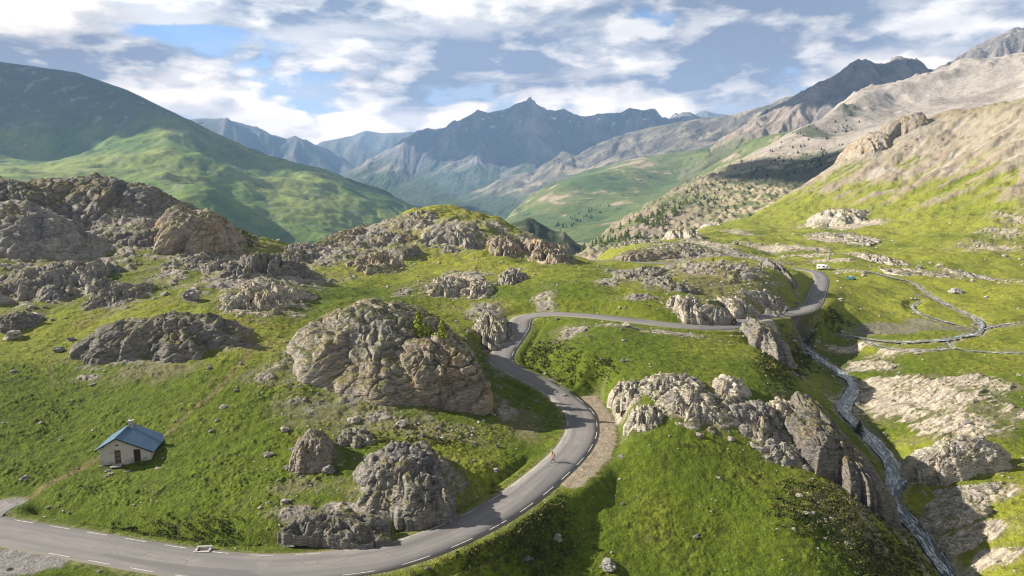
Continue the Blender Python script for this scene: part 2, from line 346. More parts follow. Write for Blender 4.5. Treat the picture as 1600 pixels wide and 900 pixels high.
ROAD_HW = 2.85
BRAIDS = [resample([P_z(*p) for p in q], 1.0)[0] for q in ([(1528, 517, -.55), (1560, 508, -.4), (1600, 503, -.3), (1680, 498, -.2)], [(1478, 531, -.9), (1492, 543, -1.), (1530, 549, -1.1), (1600, 552, -1.1), (1680, 556, -1.1)], [(1345, 528, -1.5), (1372, 540, -1.5), (1420, 548, -1.5), (1490, 544, -1.1)], [(1440, 468, .9), (1425, 478, .6), (1440, 490, .2), (1470, 500, -.1), (1515, 512, -.4)])]
def wpts(px, z=0.0): return np.array([P_z(a, b, z) for a, b in px])
PULL, _ = resample(wpts([(922, 622), (938, 645), (947, 674), (941, 702), (920, 730), (893, 754)], 0), 0.7)      # gravel lay-by outside the bend
SPUR, _ = resample([P_z(-25, 812, 0), P_z(-8, 798, .3), P_z(22, 782, .7)], 0.7)                                   # asphalt stub up to the hut track
TURN, _ = resample(wpts([(-60, 905), (-30, 885), (20, 878), (70, 870)], 0), 0.7)                                    # worn turnout at the lower left

def ground_base(x, y): return base_tps(x, y)
PATCH = []      # rock patches of the ground: cx, cy, ax, ay, rot, strength, kind
def patch_mask(x, y, kinds):
    m = np.zeros(x.shape, F32)
    for (cx, cyy, ax, ay, ro, st, kd) in PATCH:
        if kd not in kinds: continue
        R = max(ax, ay)*1.7
        i = np.nonzero((np.abs(x-cx) < R) & (np.abs(y-cyy) < R))[0]
        if not len(i): continue
        c, s_ = math.cos(ro), math.sin(ro); dx = x[i]-cx; dy = y[i]-cyy
        u = (dx*c+dy*s_)/ax; v = (-dx*s_+dy*c)/ay
        m[i] = np.maximum(m[i], st*np.clip(1.25-np.sqrt(u*u+v*v), 0, 1))
    return m
def ground_full(x, y, want=False):
    shp = np.shape(x); x = np.asarray(x, float).ravel(); y = np.asarray(y, float).ravel()
    z = ground_base(x, y)
    sc = np.clip(y/180, .5, 2.2)
    n1 = fbm2(x/34, y/34, 3, 3); n2 = fbm2(x/9, y/9, 3, 11); n3 = fbm2(x/2.3, y/2.3, 3, 21)
    rd, rz = line_dist(x, y, ROAD, 22.0); sdn, sz = line_dist(x, y, STREAM, 14.0)
    fr = sst(3.5, 14, rd)*sst(3, 12, sdn)
    hill = sst(3, 25, z)          # the higher ground is rougher
    und = (n1*1.3+n2*.45*(.6+hill))*sc*fr
    z = z+und
    # gullied scree slope on the right
    rs = sst(12, 45, z)*sst(430, 560, y)*sst(120, 260, x)
    if rs.max() > 0:
        e = 3.0; gx = (ground_base(x+e, y)-ground_base(x-e, y))/(2*e); gy = (ground_base(x, y+e)-ground_base(x, y-e))/(2*e)
        i = np.nonzero(rs > 0)[0]
        er = np.zeros(x.shape); er[i] = erode(x[i], y[i], gx[i]*2, gy[i]*2, 42.0, 4, 9, .5)
        er2 = np.zeros(x.shape); er2[i] = erode(x[i], y[i], gx[i]*2, gy[i]*2, 15.0, 3, 19, .4); z = z+rs*(er*4.5+er2*1.3); er = er/(er[i].std()*2.5+1e-6)+er2/(er2[i].std()*2.5+1e-6)*.9
    else: er = np.zeros(x.shape)
    z = z+n3*.16*sst(3.2, 5, rd)
    tus = pn2(x/.95, y/.8, 61)*.45+pn2(x/.44, y/.36, 62)*.45+pn2(x/.24, y/.2, 63)*.2
    pt_ = patch_mask(x, y, ('thin',)); stp = .75; q_ = (z+n3*.18)/stp; z = lerp(z, (np.floor(q_)+sst(.25, .95, q_-np.floor(q_)))*stp-n3*.18, sst(.2, .7, pt_)*.55*sst(4, 6, rd)*(1-sst(160, 240, y)))
    z = z+(tus*lerp(.27, .17, sst(-5, 25, x))*np.clip(1.3-y/300, .25, 1)*(.5+.8*sst(-.3, .5, n2+n3*.4)))*sst(3.2, 5, rd)
    # rock standing out of the turf
    rm = patch_mask(x, y, ('rock', 'slab', 'scree'))
    nn = fbm2(x/5.0, y/5.0, 4, 31)
    us = x*math.cos(.45)+y*math.sin(.45); vs_ = -x*math.sin(.45)+y*math.cos(.45); nsl = fbm2(us/7.0, vs_/1.5, 4, 33); slm = sst(.1, .5, patch_mask(x, y, ('slab',)))
    rock = sst(.42, .62, rm*(1.0)+lerp(nn*.30, nsl*.42+nn*.15, slm))
    if rock.max() > 0:
        i = np.nonzero(rock > 0)[0]
        ang = .5; u = (x[i]*math.cos(ang)+y[i]*math.sin(ang)); v = (-x[i]*math.sin(ang)+y[i]*math.cos(ang))
        F1, F2, ID = wor2(u/2.6+nn[i]*.8, v/1.0+nn[i]*.5, 5)
        G1, G2, JD = wor2(u/.8, v/.45, 6)
        bl = rid2(x[i]/6, y[i]/6, 4, 51)
        hgt = (ID*.42+np.clip((F2-F1)*2.2, 0, 1)*.16+JD*.24+bl*.75-.5)
        sl = sst(.0, .9, patch_mask(x[i], y[i], ('slab',)))
        z[i] = z[i]+rock[i]*hgt*lerp(.8, .55, sl)*fr[i]*np.clip(y[i]/130, .8, 1.8)
    # road bed, lay-bys, stream bed
    w = 1-sst(ROAD_HW+.9, ROAD_HW+6.0, rd); z = lerp(z, rz-.10-.10*sst(ROAD_HW+.3, ROAD_HW+2, rd), w)
    ditch = np.exp(-((rd-ROAD_HW-2.4)/.6)**2)*.55*sst(.2, .6, fbm2(x/30, y/30, 2, 77)+.55)*(1-sst(120, 220, y)); z = z-ditch
    gm = np.zeros(x.shape); 
    for L, hw, lift in ((PULL, 1.8, -.045), (SPUR, 1.9, -.03), (TURN, 3.4, -.045)):
        dp, zp = line_dist(x, y, L, 7.0, 1); q = 1-sst(hw+.1, hw+2.6, dp); z = lerp(z, zp+lift-.06*sst(hw-.3, hw+.4, dp), q)
        gm = np.maximum(gm, 1-sst(hw-.5, hw+.35, dp+.5*pn2(x/1.3, y/1.3, 8)))
    z = np.where(rd < ROAD_HW+.35, np.minimum(z, rz-.06), z)
    for B_ in BRAIDS:
        db, zb = line_dist(x, y, B_, 5.0, 2); z = np.where(db < 5, lerp(z, zb-.15, 1-sst(.5, 4.0, db)), z); sdn = np.minimum(sdn, db+.9)
    bw = 1.3
    w = 1-sst(bw, bw+3.6, sdn); z = lerp(z, sz-.55+.35*sst(.5, 2.2, sdn)+n3*.3, w)
    if want: return [q.reshape(shp) for q in (z, rd, sdn, rock, gm, n1, n2, n3, er, rs, hill, nn)]
    return z.reshape(shp)

def hit(px, py, d0=30.0, d1=1300.0):
    """where the ray through a pixel meets the ground"""
    r = ray(px, py); ds = np.exp(np.linspace(math.log(d0), math.log(d1), 900)); t = ds/r[1]
    x = r[0]*t; z = CAMZ+r[2]*t; g = ground_base(x, ds)
    k = np.nonzero(z < g)[0]
    if not len(k): return (x[-1], ds[-1], g[-1])
    k = max(k[0], 1); a, b = ds[k-1], ds[k]
    q = np.linspace(a, b, 12); t = q/r[1]; x = r[0]*t; z = CAMZ+r[2]*t; g = ground_base(x, q); m = np.nonzero(z < g)[0]
    m = m[0] if len(m) else 11
    return (x[m], q[m], g[m])
def hitg(px, py):
    h = hit(px, py); z = float(ground_full(np.array([h[0]]), np.array([h[1]]))[0]); return (h[0], h[1], z)

def patch(px, py, rx, ry, st=1.0, kd='rock', rot=0.0):
    c = hit(px, py); t = hit(px, py-ry); b = hit(px, py+ry)
    ax = rx*c[1]*1.03/FPX; ay = max(min(abs(t[1]-b[1])/2, ax*3.0), ax*.25)
    PATCH.append((c[0], c[1], ax, ay, rot, st, kd))
OUT = [
 # px, top, base, halfwidth, depth ratio, label, options
 (606, 474, 630, 166, .62, 'big rounded grassy-topped grey dome in the middle, left of the road bend', dict(e=1.0, seed=1, grass=.5, lump=.3, q=.80, rough=.6, cell=3.4, outn=.18, tone='warm')),
 (692, 532, 640, 88, .55, 'massive outcrop with ochre cliff face above the road bend', dict(e=.62, seed=2, tone='ochre', grass=.6, lump=.45, q=.40, rough=.7, cell=3.6, outn=.22)),
 (632, 688, 808, 96, .62, 'craggy dark outcrop beside the road, left of the cyclist', dict(q=.86, outn=.42, e=1.5, lump=1.2, seed=3, tone='dark', grass=.25)),
 (672, 742, 812, 54, .6, 'steep grey buttress right at the left road edge', dict(q=.7, e=1.05, gap=.2, seed=53, tone='dark', grass=.2)),
 (488, 668, 742, 37, .9, 'small reddish grey crag standing alone in the grass right of the hut', dict(q=.74, outn=.3, e=1.15, seed=4, tone='ochre', grass=.15)),
 (557, 667, 694, 34, .5, 'low grey rib behind the craggy roadside outcrop', dict(e=.9, seed=5)),
 (525, 796, 848, 95, .35, 'broken earthy rock bank above the lower road edge', dict(q=.9, e=1.3, gap=.6, hmax=1.4,  seed=6, tone='dark', grass=.5)),
 (262, 492, 566, 135, .42, 'long flat-topped outcrop on the left slope above the hut', dict(q=.7, e=.75, seed=7, grass=.55, tone='dark')),
 (370, 508, 552, 38, .6, 'rounded right end block of the long flat-topped outcrop', dict(e=.8, seed=8)),
 (415, 438, 500, 72, .55, 'pale bright outcrop left of the big rounded one', dict(e=.85, seed=9, tone='pale', grass=.35)),
 (88, 410, 480, 98, .55, 'wide knobbly grey outcrop at the far left, mid slope', dict(e=.8, seed=10, grass=.35)),
 (185, 440, 490, 42, .6, 'lower right lobe of the wide knobbly outcrop', dict(e=.8, seed=11)),
 (48, 322, 402, 92, .6, 'great smooth slabby dome at the left edge of the picture', dict(rough=.4, cell=5., q=.75, outn=.25, e=.85, seed=12, lump=.5, grass=.1)),
 (20, 285, 345, 115, .5, 'craggy skyline rock at the upper left corner of the ridge', dict(rough=.6, cell=5., q=.8, e=.9, seed=13, tone='dark', grass=.35)),
 (215, 291, 372, 116, .5, 'long dark skyline crag of the left ridge', dict(rough=.6, cell=5., q=.8, e=.9, seed=14, tone='dark', grass=.15, skew=.3)),
 (318, 330, 405, 62, .55, 'grooved brown rock face at the right end of the left ridge', dict(e=.75, q=.7, seed=15, tone='tan', grass=.2, skew=.3, rough=.5)),
 (235, 356, 398, 70, .4, 'low dark rock step under the left ridge', dict(e=.9, seed=16, tone='dark')),
 (330, 394, 428, 70, .4, 'low pale brown slab on the grass under the left ridge', dict(e=1.0, seed=17, grass=.4)),
 (425, 385, 440, 60, .6, 'shaded rocky rib running down from the left ridge', dict(e=1.0, seed=18, tone='dark', grass=.4)),
 (474, 378, 412, 34, .6, 'rounded rock at the grassy saddle', dict(e=.85, seed=19, tone='grey', grass=.3)),
 (25, 488, 520, 34, .7, 'dark block at the left picture edge above the meadow', dict(e=.7, seed=20, tone='dark')),
 (548, 352, 382, 52, .6, 'brown rock on the left shoulder of the central knoll', dict(e=1.0, seed=21, tone='tan', grass=.5)),
 (648, 333, 356, 48, .6, 'summit rock of the central knoll', dict(e=.9, seed=22, tone='ochre', grass=.5)),
 (715, 352, 396, 62, .6, 'broad dark hump on the right of the central knoll', dict(e=.75, seed=23, tone='grey', grass=.35)),
 (590, 394, 424, 48, .6, 'ribbed brown rock low on the left of the central knoll', dict(e=.9, seed=24, tone='tan')),
 (635, 386, 405, 24, .6, 'dark little crag in the grassy hollow of the central knoll', dict(e=.7, seed=25, tone='dark')),
 (610, 362, 384, 36, .6, 'shadowed boulder hump under the central summit', dict(e=.8, seed=26, tone='ochre', grass=.4)),
 (790, 368, 402, 30, .6, 'conical brown rock right of the broad dark hump', dict(e=.9, seed=27, tone='tan', grass=.2)),
 (855, 372, 410, 44, .6, 'rightmost sloping rock of the central knoll', dict(e=.85, seed=28, tone='tan', grass=.3, skew=.2)),
 (700, 428, 462, 42, .6, 'speckled low rock in the middle of the meadow', dict(e=1.0, seed=29, tone='pale', grass=.5)),
 (748, 438, 464, 26, .6, 'small speckled rock beside the larger meadow rock', dict(e=1.0, seed=30, tone='pale', grass=.5)),
 (800, 415, 444, 22, .6, 'small grey meadow rock higher on the slope', dict(e=1.0, seed=31, grass=.45)),
 (772, 488, 536, 34, .7, 'pale weathered rock tight against the upper road curve', dict(e=.85, seed=32, tone='pale', grass=.55)),
 (1003, 412, 440, 50, .5, 'dark jagged rib on the far meadow, left of the hill', dict(e=.8, seed=33, tone='dark', grass=.3)),
 (1062, 440, 452, 24, .5, 'tiny dark rib just below the jagged one', dict(e=.8, seed=34, tone='dark')),
 (928, 374, 392, 30, .6, 'brown rock left of the far road stretch', dict(e=.9, seed=35, tone='tan')),
 (985, 372, 386, 40, .6, 'grey rock behind the far road stretch', dict(e=.9, seed=36, tone='grey')),
 (1072, 378, 408, 62, .6, 'big rounded grey rock above the far road stretch', dict(e=.85, seed=37, tone='grey', grass=.35)),
 (1010, 391, 406, 52, .4, 'low cut rock wall along the far road stretch', dict(e=.6, seed=38, tone='tan')),
 (1213, 406, 432, 25, .7, 'dark dome left of the campervan', dict(e=.8, seed=39, tone='dark', grass=.2)),
 (1140, 410, 436, 70, .5, 'pinkish low rock cap of the hill behind the middle road', dict(e=1.1, seed=40, tone='tan', grass=.4)),
 (1165, 470, 500, 36, .6, 'pale broken rock above the road near the motorcycles', dict(e=.8, seed=41, tone='pale', grass=.3)),
 (1215, 466, 490, 34, .5, 'shaded rock cutting right before the last bend', dict(e=.8, seed=42, tone='grey', grass=.4)),
 (1075, 460, 500, 28, .6, 'pale streaked rock above the straight middle road', dict(e=.9, seed=43, tone='pale', grass=.4)),
 (1120, 478, 504, 34, .5, 'low shaded rock wall behind the left motorcycle', dict(e=.7, seed=44, tone='grey', grass=.3)),
 (1196, 510, 560, 30, .7, 'dark rock face under the middle road facing the stream', dict(e=.7, seed=45, tone='dark', grass=.25)),
 (1228, 500, 534, 30, .6, 'dark rock face under the last bend', dict(e=.7, seed=46, tone='dark', grass=.3)),
 (974, 594, 630, 28, .8, 'pale upper rock right of the gravel lay-by', dict(gap=.8, lump=.7, q=.9, hmax=1.5, e=1.15, seed=47, tone='pale', grass=.3)),
 (1004, 628, 672, 30, .7, 'pale lower rock right of the gravel lay-by', dict(gap=.8, lump=.7, q=.85, hmax=1.6, e=1.15, seed=48, tone='pale', grass=.3)),
 (1045, 580, 616, 56, .7, 'rounded pale rock at the back of the right meadow group', dict(gap=.8, lump=.7, q=.9, hmax=1.6, e=1.20, seed=49, tone='pale', grass=.35)),
 (1085, 600, 662, 72, .6, 'largest pale ribbed rock of the right meadow group', dict(gap=.8, lump=.7, q=.95, hmax=1.7, rough=1., e=1.25, seed=50, tone='pale', grass=.4)),
 (1142, 590, 618, 28, .7, 'smooth pale block with a shadowed right side', dict(q=.7, hmax=2.4, rough=.5, e=.6, seed=51, tone='pale', grass=.1)),
 (1190, 624, 694, 62, .7, 'rough pale rock mass between meadow group and cliff', dict(gap=.8, lump=.7, q=.95, hmax=1.6, rough=1.1, e=1.25, seed=52, tone='grey', grass=.35)),
 (1252, 632, 690, 58, .8, 'rounded rock shoulder above the dark cliff', dict(gap=.8, lump=.7, q=.85, hmax=2.2, e=1.10, seed=54, tone='pale', grass=.3)),
 (1302, 656, 764, 74, .55, 'huge dark shadowed cliff block above the stream', dict(q=.72, rough=.6, e=.55, seed=55, tone='painted_shade', grass=.2, hmax=6, lump=.6)),
 (1225, 690, 728, 50, .6, 'blocky rubble-edged rock left of the dark cliff', dict(e=.85, seed=56, tone='grey', grass=.15)),
 (1500, 684, 752, 76, .5, 'pale wedge-shaped rock on the right bank of the stream', dict(e=.62, seed=57, tone='pale', grass=.15, skew=-.5, hmax=7)),
 (1445, 705, 762, 24, .8, 'grey crumbling rock at the left foot of the wedge', dict(e=.8, seed=58, tone='grey')),
 (1505, 770, 792, 62, .5, 'flat cream slab beside the stream under the wedge', dict(e=.5, seed=59, tone='pale', grass=.1, hmax=2)),
 (1490, 796, 824, 52, .5, 'thick flat cream slab overhanging the stream', dict(e=.45, seed=60, tone='pale', grass=.05, hmax=2.2)),
 (1500, 838, 862, 34, .6, 'small cream slab near the lower right corner', dict(e=.5, seed=61, tone='pale', grass=.1, hmax=1.6)),
 (1300, 330, 356, 44, .6, 'pale whaleback rock at the foot of the big scree slope', dict(rough=.4, lump=.4, gap=.25, e=.9, seed=62, tone='pale', grass=.15, skew=.3)),
 (1312, 362, 380, 44, .4, 'flat pale slab below the whaleback rock', dict(e=.9, seed=63, tone='pale', grass=.2)),
 (1368, 394, 412, 28, .6, 'round pale rock beyond the campervan', dict(e=.9, seed=64, tone='pale', grass=.25)),
 (1440, 420, 434, 48, .5, 'long pale rock beside the upper stream', dict(e=.9, seed=65, tone='pale', grass=.25)),
 (1508, 420, 436, 26, .6, 'round grey rock right of the long pale one', dict(e=.9, seed=66, tone='grey', grass=.25)),
 (1106, 345, 356, 20, .6, 'pale slab on the far meadow under the woods', dict(e=.9, seed=67, tone='pale', grass=.1)),
 (1062, 354, 376, 30, .8, 'pale rounded rock at the edge of the larch wood', dict(rough=.4, lump=.4, gap=.2, e=.9, seed=68, tone='pale', grass=.2)),
 (1402, 188, 216, 42, .5, 'ochre crag on the crest of the scree slope', dict(e=.6, seed=69, tone='ochre', grass=.05, hmax=26, skew=.2)),
 (1345, 216, 252, 30, .6, 'lower ochre crag stepping down the scree crest', dict(e=.7, seed=70, tone='tan', grass=.05, hmax=20)),
 (40, 556, 572, 26, .6, 'dark low stones in the grass at the left edge', dict(e=.8, seed=71, tone='dark')) if False else None,
]
for o in OUT:
    if o: patch(o[0], o[2]*.62+o[1]*.38, o[3]*1.35, max((o[2]-o[1])*.58, 5), .66, 'slab' if o[6].get('tone') == 'pale' else 'rock')
for a in [
    # left hillside
    (420, 430, 110, 45, .8), (500, 400, 60, 20, .85), (330, 400, 60, 20, .6), (260, 430, 60, 25, .55), (120, 400, 60, 20, .7), (40, 330, 90, 35, .7), (150, 320, 120, 26, .6), (280, 350, 80, 26, .65), (340, 370, 60, 26, .7),
    (30, 500, 40, 20, .7), (150, 590, 60, 12, .55), (400, 590, 60, 20, .55), (600, 650, 110, 14, .6), (700, 630, 70, 16, .6), (520, 600, 50, 18, .6), (790, 640, 40, 30, .55), (720, 690, 70, 10, .5),
    (560, 800, 90, 22, .85), (460, 800, 60, 18, .6), (640, 770, 70, 30, .8), (600, 720, 60, 20, .6),
    # central knoll
    (560, 365, 60, 22, .85), (640, 350, 50, 14, .8), (700, 355, 60, 16, .8), (590, 400, 60, 22, .75), (720, 440, 60, 22, .85), (630, 455, 26, 16, .6), (800, 425, 22, 16, .7), (770, 350, 40, 12, .7), (840, 385, 40, 18, .9), (790, 380, 30, 14, .8),
    (760, 490, 50, 22, .75), (850, 468, 26, 22, .7), (550, 430, 12, 20, .7), (1000, 462, 50, 9, .65), (950, 370, 40, 8, .8), (770, 535, 26, 22, .5),
    (890, 520, 40, 18, .6), (850, 580, 30, 10, .5), (930, 580, 40, 14, .5),
    # hill behind the middle road
    (1010, 380, 60, 8, .85), (1080, 395, 70, 14, .9), (1150, 400, 70, 10, .8), (1000, 425, 70, 12, .75), (1090, 420, 60, 10, .7), (1180, 430, 50, 16, .65), (1200, 475, 50, 14, .8), (1060, 480, 26, 14, .75), (1130, 490, 30, 14, .7), (950, 440, 40, 8, .6), (1160, 455, 50, 12, .5),
    (1050, 522, 60, 8, .75), (970, 512, 60, 6, .7), (1110, 515, 60, 6, .7), (1190, 520, 36, 22, .95), (1225, 505, 36, 14, .85), (1215, 540, 24, 20, .7), (1240, 580, 22, 16, .6),
    # rocks right of the bend
    (970, 625, 50, 26, .8), (1060, 615, 70, 24, .85), (1150, 640, 60, 20, .8), (1190, 680, 50, 24, .85), (1240, 710, 50, 20, .8), (1290, 720, 50, 30, .9), (1330, 760, 60, 26, .8), (1360, 820, 50, 40, .55), (1420, 850, 30, 40, .7)]:
    patch(*a)
for a in [(1430, 620, 110, 34, 1.0), (1500, 660, 80, 22, .9), (1520, 600, 60, 18, .85), (1390, 600, 60, 16, .95), (1360, 570, 40, 10, .9), (1400, 550, 50, 6, .8), (1330, 545, 50, 6, .8), (1580, 640, 30, 20, .6), (1540, 770, 60, 16, .9), (1490, 790, 50, 20, .95), (1530, 830, 60, 20, .8), (1560, 870, 50, 20, .8), (1500, 740, 60, 12, .7), (1450, 740, 30, 20, .9),
          (1340, 352, 45, 7, 1.), (1300, 345, 50, 8, 1.), (1310, 375, 40, 6, 1.), (1230, 390, 60, 5, 1.), (1190, 384, 50, 4, .8), (1300, 408, 40, 3, .8), (1105, 352, 22, 4, .9), (1150, 363, 30, 3, .7), (1370, 405, 28, 9, .9), (1440, 428, 50, 6, .8), (1510, 430, 26, 7, .9), (1540, 385, 60, 14, .6), (1260, 400, 50, 3, .7),
          (1590, 340, 30, 40, .55), (1570, 360, 50, 14, .6), (1580, 440, 40, 8, .5), (1350, 428, 50, 3, .7), (1100, 380, 40, 6, .8)]:
    patch(a[0], a[1], a[2]*1.25, a[3]*1.25, a[4], 'slab')
for a in [(540, 640, 130, 40, 1.), (660, 670, 120, 24, 1.), (470, 590, 40, 30, .9), (240, 580, 100, 24, .9), (470, 760, 60, 24, .8), (570, 375, 80, 30, .9), (700, 370, 110, 30, .8), (1100, 420, 110, 22, .9), (1180, 440, 60, 24, .8), (1340, 830, 90, 50, .9), (1280, 780, 50, 30, .7), (120, 380, 140, 40, .8), (440, 420, 90, 40, .8), (820, 660, 40, 40, .8), (1230, 570, 40, 30, .6), (1010, 600, 60, 16, .7)]: patch(*a[:4], a[4], 'thin')

# ------------------------------------------------------------------ mesh helpers
def grid_mesh(name, X, Y, Z, color=None, attrs=None, smooth=True, keep=None):
    n, m = X.shape
    me = D.meshes.new(name)
    co = np.stack([X, Y, Z], -1).reshape(-1, 3).astype(F32)
    idx = np.arange(n*m, dtype=np.int32).reshape(n, m)
    q = np.stack([idx[:-1, :-1], idx[1:, :-1], idx[1:, 1:], idx[:-1, 1:]], -1).reshape(-1, 4)
    if keep is not None: q = q[keep.reshape(-1)]
    me.vertices.add(len(co)); me.vertices.foreach_set('co', co.ravel())
    me.loops.add(q.size); me.loops.foreach_set('vertex_index', q.ravel())
    me.polygons.add(len(q)); me.polygons.foreach_set('loop_start', np.arange(0, q.size, 4, dtype=np.int32))
    me.polygons.foreach_set('use_smooth', np.full(len(q), smooth))
    me.update(calc_edges=True)
    set_attrs(me, color, attrs)
    return me
def set_attrs(me, color=None, attrs=None):
    if color is not None:
        a = me.color_attributes.new('Col', 'FLOAT_COLOR', 'POINT')
        c = np.ones((len(me.vertices), 4), F32); c[:, :3] = color.reshape(-1, 3); a.data.foreach_set('color', c.ravel())
    for k, v in (attrs or {}).items():
        a = me.attributes.new(k, 'FLOAT', 'POINT'); a.data.foreach_set('value', np.asarray(v, F32).ravel())
def raw_mesh(name, V, Fc, smooth=True, color=None):
    me = D.meshes.new(name); me.from_pydata([tuple(v) for v in V], [], [tuple(f) for f in Fc]); me.update()
    if smooth: me.polygons.foreach_set('use_smooth', np.full(len(me.polygons), True))
    set_attrs(me, color)
    return me
def link(name, me, mat=None, parent=None, label=None, cat=None, group=None, kind=None, loc=None):
    o = D.objects.new(name, me); COL.objects.link(o)
    if mat is not None and me is not None and not me.materials: me.materials.append(mat)
    if parent is not None: o.parent = parent
    tag(o, label, cat, group, kind)
    if loc is not None: o.location = loc
    return o
def tag(o, label=None, cat=None, group=None, kind=None):
    if label: o['label'] = label
    if cat: o['category'] = cat
    if group: o['group'] = group
    if kind: o['kind'] = kind
    return o
def empty(name, loc, rz=0, label=None, cat=None, group=None, scale=1.0):
    o = D.objects.new(name, None); COL.objects.link(o); o.location = loc; o.rotation_euler = (0, 0, rz); o.scale = (scale,)*3
    o.empty_display_size = .2
    return tag(o, label, cat, group)

def terrain_mat(name, fine, bumpd, var=.35, rough=.95, scale2=None, bstr=1.0, spec=.15):
    m = D.materials.new(name); m.use_nodes = True; N = NT(m.node_tree)
    at = N.n('ShaderNodeAttribute', attribute_name='Col').outputs['Color']
    pos = N.n('ShaderNodeTexCoord').outputs['Object']
    n1 = N.noise(pos, fine, 5, .62).outputs[0]
    n2 = N.noise(pos, fine*(scale2 or .18), 4, .6, .3).outputs[0]
    v = N.math('MULTIPLY', N.rng(n1, .25, .75, 1-var, 1+var), N.rng(n2, .3, .7, 1-var*.5, 1+var*.5))
    vv = N.n('ShaderNodeCombineXYZ', {0: v, 1: v, 2: v}).outputs[0]
    c = N.mix(1.0, at, vv, 'MULTIPLY')
    h = N.math('ADD', N.math('MULTIPLY', n1, 1.0), N.math('MULTIPLY', n2, 1.5))
    b = N.n('ShaderNodeBump', {'Strength': bstr, 'Distance': bumpd, 'Height': h})
    p = N.n('ShaderNodeBsdfPrincipled', {'Base Color': c, 'Roughness': rough, 'Specular IOR Level': spec, 'Normal': b.outputs[0]})
    N.n('ShaderNodeOutputMaterial', {0: p.outputs[0]})
    return m
def flat_mat(name, col, rough=.8, var=.15, scale=3.0, bump=0.0, metallic=0.0, spec=.3, col2=None):
    m = D.materials.new(name); m.use_nodes = True; N = NT(m.node_tree)
    pos = N.n('ShaderNodeTexCoord').outputs['Object']
    n1 = N.noise(pos, scale, 6, .6).outputs[0]
    c2 = col2 or tuple(x*(1-var) for x in col)
    c = N.mix(N.rng(n1, .3, .7), c2, tuple(x*(1+var) for x in col) if not col2 else col)
    kw = {'Base Color': c, 'Roughness': rough, 'Metallic': metallic, 'Specular IOR Level': spec}
    if bump:
        kw['Normal'] = N.n('ShaderNodeBump', {'Strength': 1.0, 'Distance': bump, 'Height': n1}).outputs[0]
    p = N.n('ShaderNodeBsdfPrincipled', kw); N.n('ShaderNodeOutputMaterial', {0: p.outputs[0]})
    return m
C3 = lambda r, g, b: np.array([r, g, b], F32)
def bc(X, c): return np.broadcast_to(np.array(c, F32), X.shape+(3,))
def cmix(a, b, t): return a*(1-t[..., None])+b*t[..., None]

